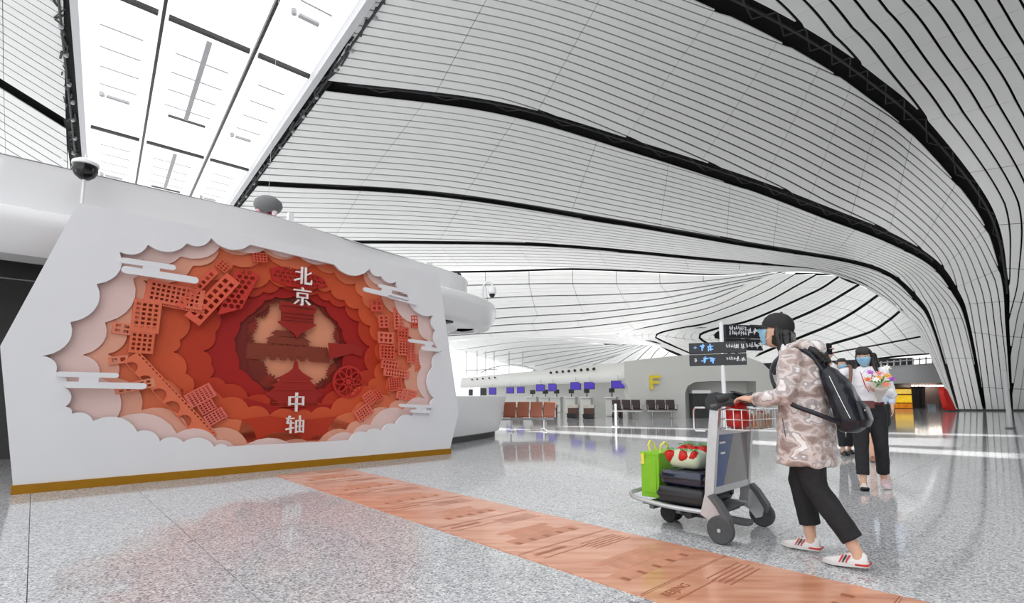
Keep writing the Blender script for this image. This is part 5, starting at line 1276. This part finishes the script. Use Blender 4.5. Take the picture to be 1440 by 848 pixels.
# carve the face free: push hair verts that lie in front of the ears back inside the head
Hi = H1.inverted()
for vt in hair1.data.vertices:
    q = Hi @ vt.co
    if q.y > .0 and q.z < .05 and q.z > -.16: q.y = min(q.y, .0)+.0; q.x *= .80; vt.co = H1 @ q
SH_W = mat('shoe_white', s2l(232, 228, 226), .55, var=.04, scale=30, bump=.2, bscale=200); SOLE_W = mat('sole_white', s2l(226, 220, 216), .6); SR = mat('stripe_red', s2l(200, 44, 40), .5); SN = mat('stripe_navy', s2l(28, 28, 44), .5)
shoe(w1, aL, V3(.0, 1, 0), .10, (SH_W, SOLE_W), (SR, SN, SR)); shoe(w1, aR, V3(-.02, 1, 0), .04, (SH_W, SOLE_W), (SR, SN, SR))
# phone in her hand
q = W(1.16, 3.93)+Bv*(-.10)+Av*.47; ph = empty('phone', (q.x, q.y, 1.085), BANG, 'dark phone lying in the hand of the woman in the cap', 'phone')
pb = MB().box((0, 0, 0), (.072, .15, .009), r=.004, rot=Matrix.Rotation(.25, 4, 'X')).obj('case', M_BLACK, ph); MB().box((0, .0, .006), (.066, .138, .002), rot=Matrix.Rotation(.25, 4, 'X')).obj('screen', M_SCRD, ph)
# backpack
PB = P1+Av*.005
bp = empty('backpack', (PB.x, PB.y, 0), BANG, 'black backpack worn by the woman in the camouflage jacket', 'backpack')
BPM = mat('backpack_nylon', s2l(22, 24, 34), .34, var=.15, scale=14, bump=.25, bscale=60)
b = MB(); R_ = []
for z, cy, rx, ry in ((.835, -.185, .09, .045), (.855, -.19, .125, .07), (.92, -.20, .14, .085), (1.02, -.175, .14, .085), (1.12, -.14, .13, .08), (1.2, -.105, .115, .066), (1.25, -.08, .085, .045), (1.275, -.06, .04, .02)): R_.append((0, cy, z, rx, ry))
rings(b, R_, 24, 2.6); remesh(b, 'bag', BPM, bp, .008, 4, (.016, .1))
b = MB(); rings(b, [(0, -.26, .87, .075, .03), (0, -.275, .92, .095, .036), (0, -.26, 1.0, .09, .03), (0, -.24, 1.04, .07, .02)], 20, 2.6); remesh(b, 'front_pocket', BPM, bp, .007, 3)
MB().tube([(-.143, -.225, .93), (-.145, -.19, 1.02), (-.135, -.15, 1.12), (-.115, -.115, 1.2)], .0035, 6).obj('zip', M_CHROME, bp); MB().tube([(0, -.07, 1.26), (0, -.085, 1.30), (0, -.055, 1.31), (0, -.04, 1.27)], .010, 6).obj('grab_loop', BPM, bp, True)
for k in range(4): MB().lathe([(.001, 0), (.006, 0), (.006, .004), (.001, .005)], 8, Matrix.Translation((-.075+.03*k, -.288, .98)) @ Matrix.Rotation(math.pi/2, 4, 'X')).obj('stud', M_CHROME, bp)
for s in (-1, 1):
    P_ = catmull([(s*.08, -.07, 1.245), (s*.10, -.005, 1.355), (s*.125, .09, 1.39), (s*.155, .215, 1.29), (s*.19, .205, 1.16), (s*.238, .10, 1.03), (s*.225, -.05, .96), (s*.13, -.16, .90)], 26)
    v = []; f = []
    t = np.gradient(P_, axis=0)
    for i in range(26):
        c = Vector((0, .05, P_[i][2])); out = (Vector(P_[i])-c).normalized(); tt = Vector(t[i]).normalized(); wv = tt.cross(out).normalized()*.015
        p = Vector(P_[i])
        v += [p-wv, p+wv, p+wv+out*.009, p-wv+out*.009]
    for i in range(25):
        for j in range(4): f.append([i*4+j, i*4+(j+1) % 4, i*4+4+(j+1) % 4, i*4+4+j])
    mobj('strap', pymesh('strap', v, f), BPM, bp, smooth=True)

# ---------------- the woman with the bouquet
P2 = Vector((4.22, 6.12, 0)); F2 = math.radians(180-28)       # local +y turned towards the camera and a little to its left
w2 = empty('person', P2, F2, 'woman in white blouse and black trousers carrying flowers, blue mask, raising one arm', 'person')
sR, sL = V3(.165, .0, 1.35), V3(-.165, .0, 1.35)
eR, wR = V3(.31, .09, 1.33), V3(.385, .19, 1.51)
eL, wL = V3(-.235, .02, 1.09), V3(-.10, .19, 1.13)
hR, hL = V3(.085, 0, .88), V3(-.085, 0, .88); kR, kL = V3(.10, .07, .47), V3(-.10, .0, .47); aR, aL = V3(.11, .13, .095), V3(-.12, -.14, .10)
H2 = headmat((0, .02, 1.53), math.radians(-20), math.radians(3))
b = MB(); head_into(b, H2); limb(b, [(0, -.01, 1.36), (0, 0, 1.44), (0, .01, 1.48)], [.06, .048, .048])
rings(b, [(0, 0, .84, .15, .11), (0, 0, .96, .15, .11), (0, 0, 1.08, .125, .09), (0, .01, 1.22, .15, .105), (0, 0, 1.33, .165, .09), (0, 0, 1.4, .09, .06)])
for s_, e_, w_ in ((sL, eL, wL), (sR, eR, wR)): limb(b, [s_, s_*.5+e_*.5, e_, e_*.5+w_*.5, w_], [.05, .044, .037, .034, .024])
hand_into(b, wR, V3(-.15, -.05, 1), V3(-.6, .5, 0), .5, 1.0, 1); hand_into(b, wL, V3(.8, .3, .1), V3(0, .4, .9), .7, 1.0, -1)
for h_, k_, a_ in ((hL, kL, aL), (hR, kR, aR)): ankle_leg(b, h_, k_, a_)
remesh(b, 'body', SKIN, w2, .0065, 3); eyes(H2, w2); mask_patch(H2, w2, MASKM)
b = MB(); rings(b, [(0, 0, .82, .155, .12), (0, 0, .93, .16, .125), (0, 0, 1.02, .145, .11)])
trouser_leg(b, hL, kL, aL+V3(0, .01, .07), .10, .074, .066); trouser_leg(b, hR, kR, aR+V3(0, 0, .07), .10, .074, .066); remesh(b, 'trousers', BLKC, w2, .01, 3, (.012, .09))
BLOU = mat('white_blouse', s2l(238, 238, 242), .7, var=.03, scale=10, bump=.25, bscale=30)
b = MB(); rings(b, [(0, 0, .99, .158, .122), (0, 0, 1.08, .15, .115), (0, .01, 1.2, .168, .125), (0, 0, 1.32, .178, .11), (0, 0, 1.385, .11, .08), (0, 0, 1.42, .07, .065)])
for s_, e_, w_ in ((sL, eL, wL), (sR, eR, wR)): limb(b, [s_, s_*.5+e_*.5, e_, e_*.45+w_*.55], [.07, .062, .056, .045])
bl_ = remesh(b, 'blouse', BLOU, w2, .0095, 3, (.02, .07))
for s in (-1, 1):
    mobj('collar', pymesh('collar', [(s*.01, .085, 1.385), (s*.06, .055, 1.42), (s*.085, .075, 1.37), (s*.045, .115, 1.335)], [[0, 1, 2, 3]]), BLOU, bl_).modifiers.new('t', 'SOLIDIFY').thickness = .006
for k in range(4): MB().lathe([(.001, 0), (.006, 0), (.001, .004)], 8, Matrix.Translation((0, .125, 1.06+.07*k)) @ Matrix.Rotation(-math.pi/2, 4, 'X')).obj('button', M_WHITE, bl_)
MB().tube([(-.06, .09, 1.36), (-.03, .145, 1.2), (0, .15, 1.12), (.03, .145, 1.2), (.06, .09, 1.36)], .005, 6).obj('lanyard', mat('lanyard_red', s2l(196, 40, 60), .6), bl_)
mb = MB(); rings(mb, [(0, 0, .965, .166, .13), (0, 0, 1.0, .164, .128)]); blt = mb.obj('belt', mat('belt_dark_red', s2l(90, 20, 28), .5), w2, True)
MB().box((.03, .145, .97), (.16, .05, .09), r=.015).obj('waist_pouch', mat('pouch_brown', s2l(104, 56, 52), .5), w2)
b = MB(); sphere(b, H2 @ V3(0, -.018, .012), .1, 18, 12, (.86, 1.0, 1.12))
for x in (-.075, -.04, 0, .04, .075): limb(b, [H2 @ V3(x, -.07, .02), H2 @ V3(x*1.2, -.1, -.12), V3(x*1.3, -.1, 1.33), V3(x*1.3-.02, -.11, 1.22)], [.034, .04, .036, .018], 10)
limb(b, [H2 @ V3(-.08, .0, .02), H2 @ V3(-.088, -.0, -.1), V3(-.095, .06, 1.36), V3(-.10, .08, 1.24)], [.022, .03, .03, .014], 9)
limb(b, [H2 @ V3(.08, -.02, .03), H2 @ V3(.085, -.02, -.1), V3(.09, .02, 1.38)], [.02, .024, .016], 9)
for x in np.linspace(-.06, .06, 7): limb(b, [H2 @ V3(x*.6, .05, .115), H2 @ V3(x, .096-abs(x)*.35, .075), H2 @ V3(x*1.05, .104-abs(x)*.4, .036)], [.016, .014, .008], 8)
h2_ = remesh(b, 'hair', HAIR, w2, .008, 3, (.008, .025)); Hi = H2.inverted()
for vt in h2_.data.vertices:
    q = Hi @ vt.co
    if q.y > .03 and -.13 < q.z < .032 and abs(q.x) < .066: q.y = .03; q.x *= .7; vt.co = H2 @ q
SH_P = mat('shoe_pink', s2l(226, 200, 206), .55, var=.08, scale=30); SH_C = mat('shoe_cream', s2l(230, 222, 212), .55, var=.08, scale=30)
shoe(w2, aR, V3(.03, 1, 0), -.20, (SH_C, mat('sole_dark', s2l(40, 44, 54), .6))); shoe(w2, aL, V3(-.05, 1, 0), .12, (SH_P, SOLE_W))
# phone held up, jacket over her arm, bouquet
def at2(p): return Matrix.Translation(P2) @ Matrix.Rotation(F2, 4, 'Z') @ Vector(p)
q = at2((.37, .225, 1.61)); ph = empty('phone', q, F2+.5, 'white backed phone held up by the woman with flowers', 'phone')
MB().box((0, 0, .02), (.075, .009, .15), r=.004).obj('case', M_WHITE, ph); MB().box((0, .006, .02), (.068, .002, .138)).obj('screen', M_SCRD, ph)
sb_ = empty('shoulder_bag', (P2.x, P2.y, 0), F2, 'brown strap bag over the shoulder of the woman with flowers', 'bag'); M_TAN = mat('brown_leather', s2l(120, 84, 66), .5, var=.1)
P_ = catmull([(.19, -.10, 1.12), (.17, -.05, 1.41), (.15, .08, 1.40), (.175, .165, 1.24), (.20, .12, 1.08)], 16); MB().tube([Vector(p) for p in P_], .018, 8).obj('strap', M_TAN, sb_, True)
b = MB(); rings(b, [(.26, -.05, .86, .05, .10), (.265, -.05, .95, .06, .13), (.255, -.05, 1.08, .045, .12), (.25, -.05, 1.11, .03, .10)]); b.obj('pouch', M_TAN, sb_, True)
bq = empty('bouquet', at2((-.10, .24, 1.15)), F2, 'small bouquet of orange, pink, white and violet flowers', 'flowers')
mb = MB(); mb.lathe([(.012, -.16), (.03, -.05), (.075, .05), (.08, .06), (.001, .05)], 12); mb.obj('wrapper', mat('wrap_paper', s2l(226, 214, 206), .6), bq, True)
bq.rotation_euler = (-.75, 0, F2); bq.scale = (1.25, 1.25, 1.25)
rg = random.Random(12); FC = [(240,160,50),(236,170,60),(232,150,150),(240,236,230),(170,90,190),(190,110,200),(236,140,110),(244,240,236),(226,120,60)]
for i, c in enumerate(FC):
    a = i*2.4; r = .015+.026*math.sqrt(i); c0 = V3(r*math.cos(a)*1.25, r*math.sin(a), .10+.05*rg.random()+.04*(i % 2)); fm = mat('petal_%d' % i, s2l(*c), .55, var=.1, scale=40)
    mb = MB()
    for k in range(7):
        t = k*2*math.pi/7; mb.add([tuple(c0), tuple(c0+V3(.02*math.cos(t-.4), .02*math.sin(t-.4), .014)), tuple(c0+V3(.042*math.cos(t), .042*math.sin(t), .012)), tuple(c0+V3(.02*math.cos(t+.4), .02*math.sin(t+.4), .016))], [[0, 1, 2, 3]])
    sphere(mb, c0+V3(0, 0, .008), .014, 8, 6); mb.obj('flower', fm, bq)
for k in range(6):
    a = k*1.05; mb = MB(); mb.add([(0, 0, .05), (.04*math.cos(a-.3), .04*math.sin(a-.3), .09), (.11*math.cos(a), .11*math.sin(a), .10), (.04*math.cos(a+.3), .04*math.sin(a+.3), .09)], [[0, 1, 2, 3]]); mb.obj('leaf', M_LEAF, bq)

# ---------------- two people further back
def simple_person(P, rz, label, shirt, lower, lower_mat, shoe_m, female):
    w = empty('person', P, rz, label, 'person')
    k = 1.0 if female else 1.06
    def v(x, y, z): return V3(x*k, y*k, z*k)
    H = headmat(v(0, .02, 1.55), 0, 0)
    sR, sL, eR, eL, wR, wL = v(.18, 0, 1.37), v(-.18, 0, 1.37), v(.23, .0, 1.10), v(-.23, .0, 1.10), v(.22, .10, .88), v(-.22, .10, .88)
    hR, hL, kR, kL, aR, aL = v(.09, 0, .88), v(-.09, 0, .88), v(.10, .05, .48), v(-.10, .02, .48), v(.10, .10, .095), v(-.10, -.12, .10)
    b = MB(); head_into(b, H); limb(b, [v(0, -.01, 1.37), v(0, .01, 1.48)], [.055, .05])
    rings(b, [(0, 0, .84, .15, .11), (0, 0, 1.0, .14, .1), (0, 0, 1.3, .16, .1), (0, 0, 1.4*k, .1, .06)])
    for s_, e_, w_ in ((sL, eL, wL), (sR, eR, wR)): limb(b, [s_, e_, e_*.5+w_*.5, w_], [.048, .037, .034, .024])
    hand_into(b, wR, V3(0, .25, -1), V3(-1, 0, 0), .35, 1, 1); hand_into(b, wL, V3(0, .25, -1), V3(1, 0, 0), .35, 1, -1)
    for h_, k_, a_ in ((hL, kL, aL), (hR, kR, aR)): ankle_leg(b, h_, k_, a_)
    remesh(b, 'body', SKIN, w, .008, 3); eyes(H, w); mask_patch(H, w, MASKM)
    b = MB(); rings(b, [(0, 0, .93*k, .165, .125), (0, 0, 1.1*k, .155, .115), (0, .01, 1.25*k, .175, .125), (0, 0, 1.34*k, .185, .105), (0, 0, 1.43*k, .075, .068)])
    for s_, e_, w_ in ((sL, eL, wL), (sR, eR, wR)): limb(b, [s_, e_, e_*.4+w_*.6], [.072, .06, .05])
    remesh(b, 'shirt', shirt, w, .011, 3, (.015, .08))
    b = MB(); rings(b, [(0, 0, .80*k, .16, .12), (0, 0, .95*k, .163, .122)])
    if lower == 'trousers': trouser_leg(b, hL, kL, aL+V3(0, 0, .06)); trouser_leg(b, hR, kR, aR+V3(0, 0, .06))
    else:
        for h_, k_ in ((hL, kL), (hR, kR)): limb(b, [h_, h_*.4+k_*.6], [.105, .10])
    remesh(b, lower, lower_mat, w, .011, 3, (.01, .08))
    b = MB(); sphere(b, H @ V3(0, -.016, .018), .1, 16, 10, (.84, .98, 1.1))
    if female:
        for x in (-.06, 0, .06): limb(b, [H @ V3(x, -.07, .02), H @ V3(x*1.2, -.1, -.14), v(x*1.3, -.1, 1.3)], [.036, .04, .02], 9)
    for x in np.linspace(-.05, .05, 5): limb(b, [H @ V3(x*.6, .05, .11), H @ V3(x, .095-abs(x)*.3, .07)], [.016, .012], 8)
    hr = remesh(b, 'hair', HAIR, w, .009, 2); Hi = H.inverted()
    for vt in hr.data.vertices:
        q = Hi @ vt.co
        if q.y > .02 and -.13 < q.z < .045 and abs(q.x) < .072: q.y = .02; q.x *= .7; vt.co = H @ q
    shoe(w, aR, V3(0, 1, 0), 0, (shoe_m, shoe_m)); shoe(w, aL, V3(0, 1, 0), .05, (shoe_m, shoe_m))
    return w
simple_person(atz(1191, 640), math.radians(172), 'man in dark uniform and blue mask walking behind the woman in the cap', mat('uniform_dark', (.02, .022, .028), .7), 'trousers', BLKC, mat('shoe_black', (.01, .01, .01), .3), False)
simple_person(Vector((6.09, 8.65, 0)), math.radians(150), 'woman in pale blue shirt and dark shorts half hidden behind the flower carrier', mat('shirt_pale_blue', s2l(206, 214, 232), .7), 'shorts', mat('shorts_dark', s2l(34, 44, 44), .8), mat('shoe_tan', s2l(170, 120, 96), .6), True)
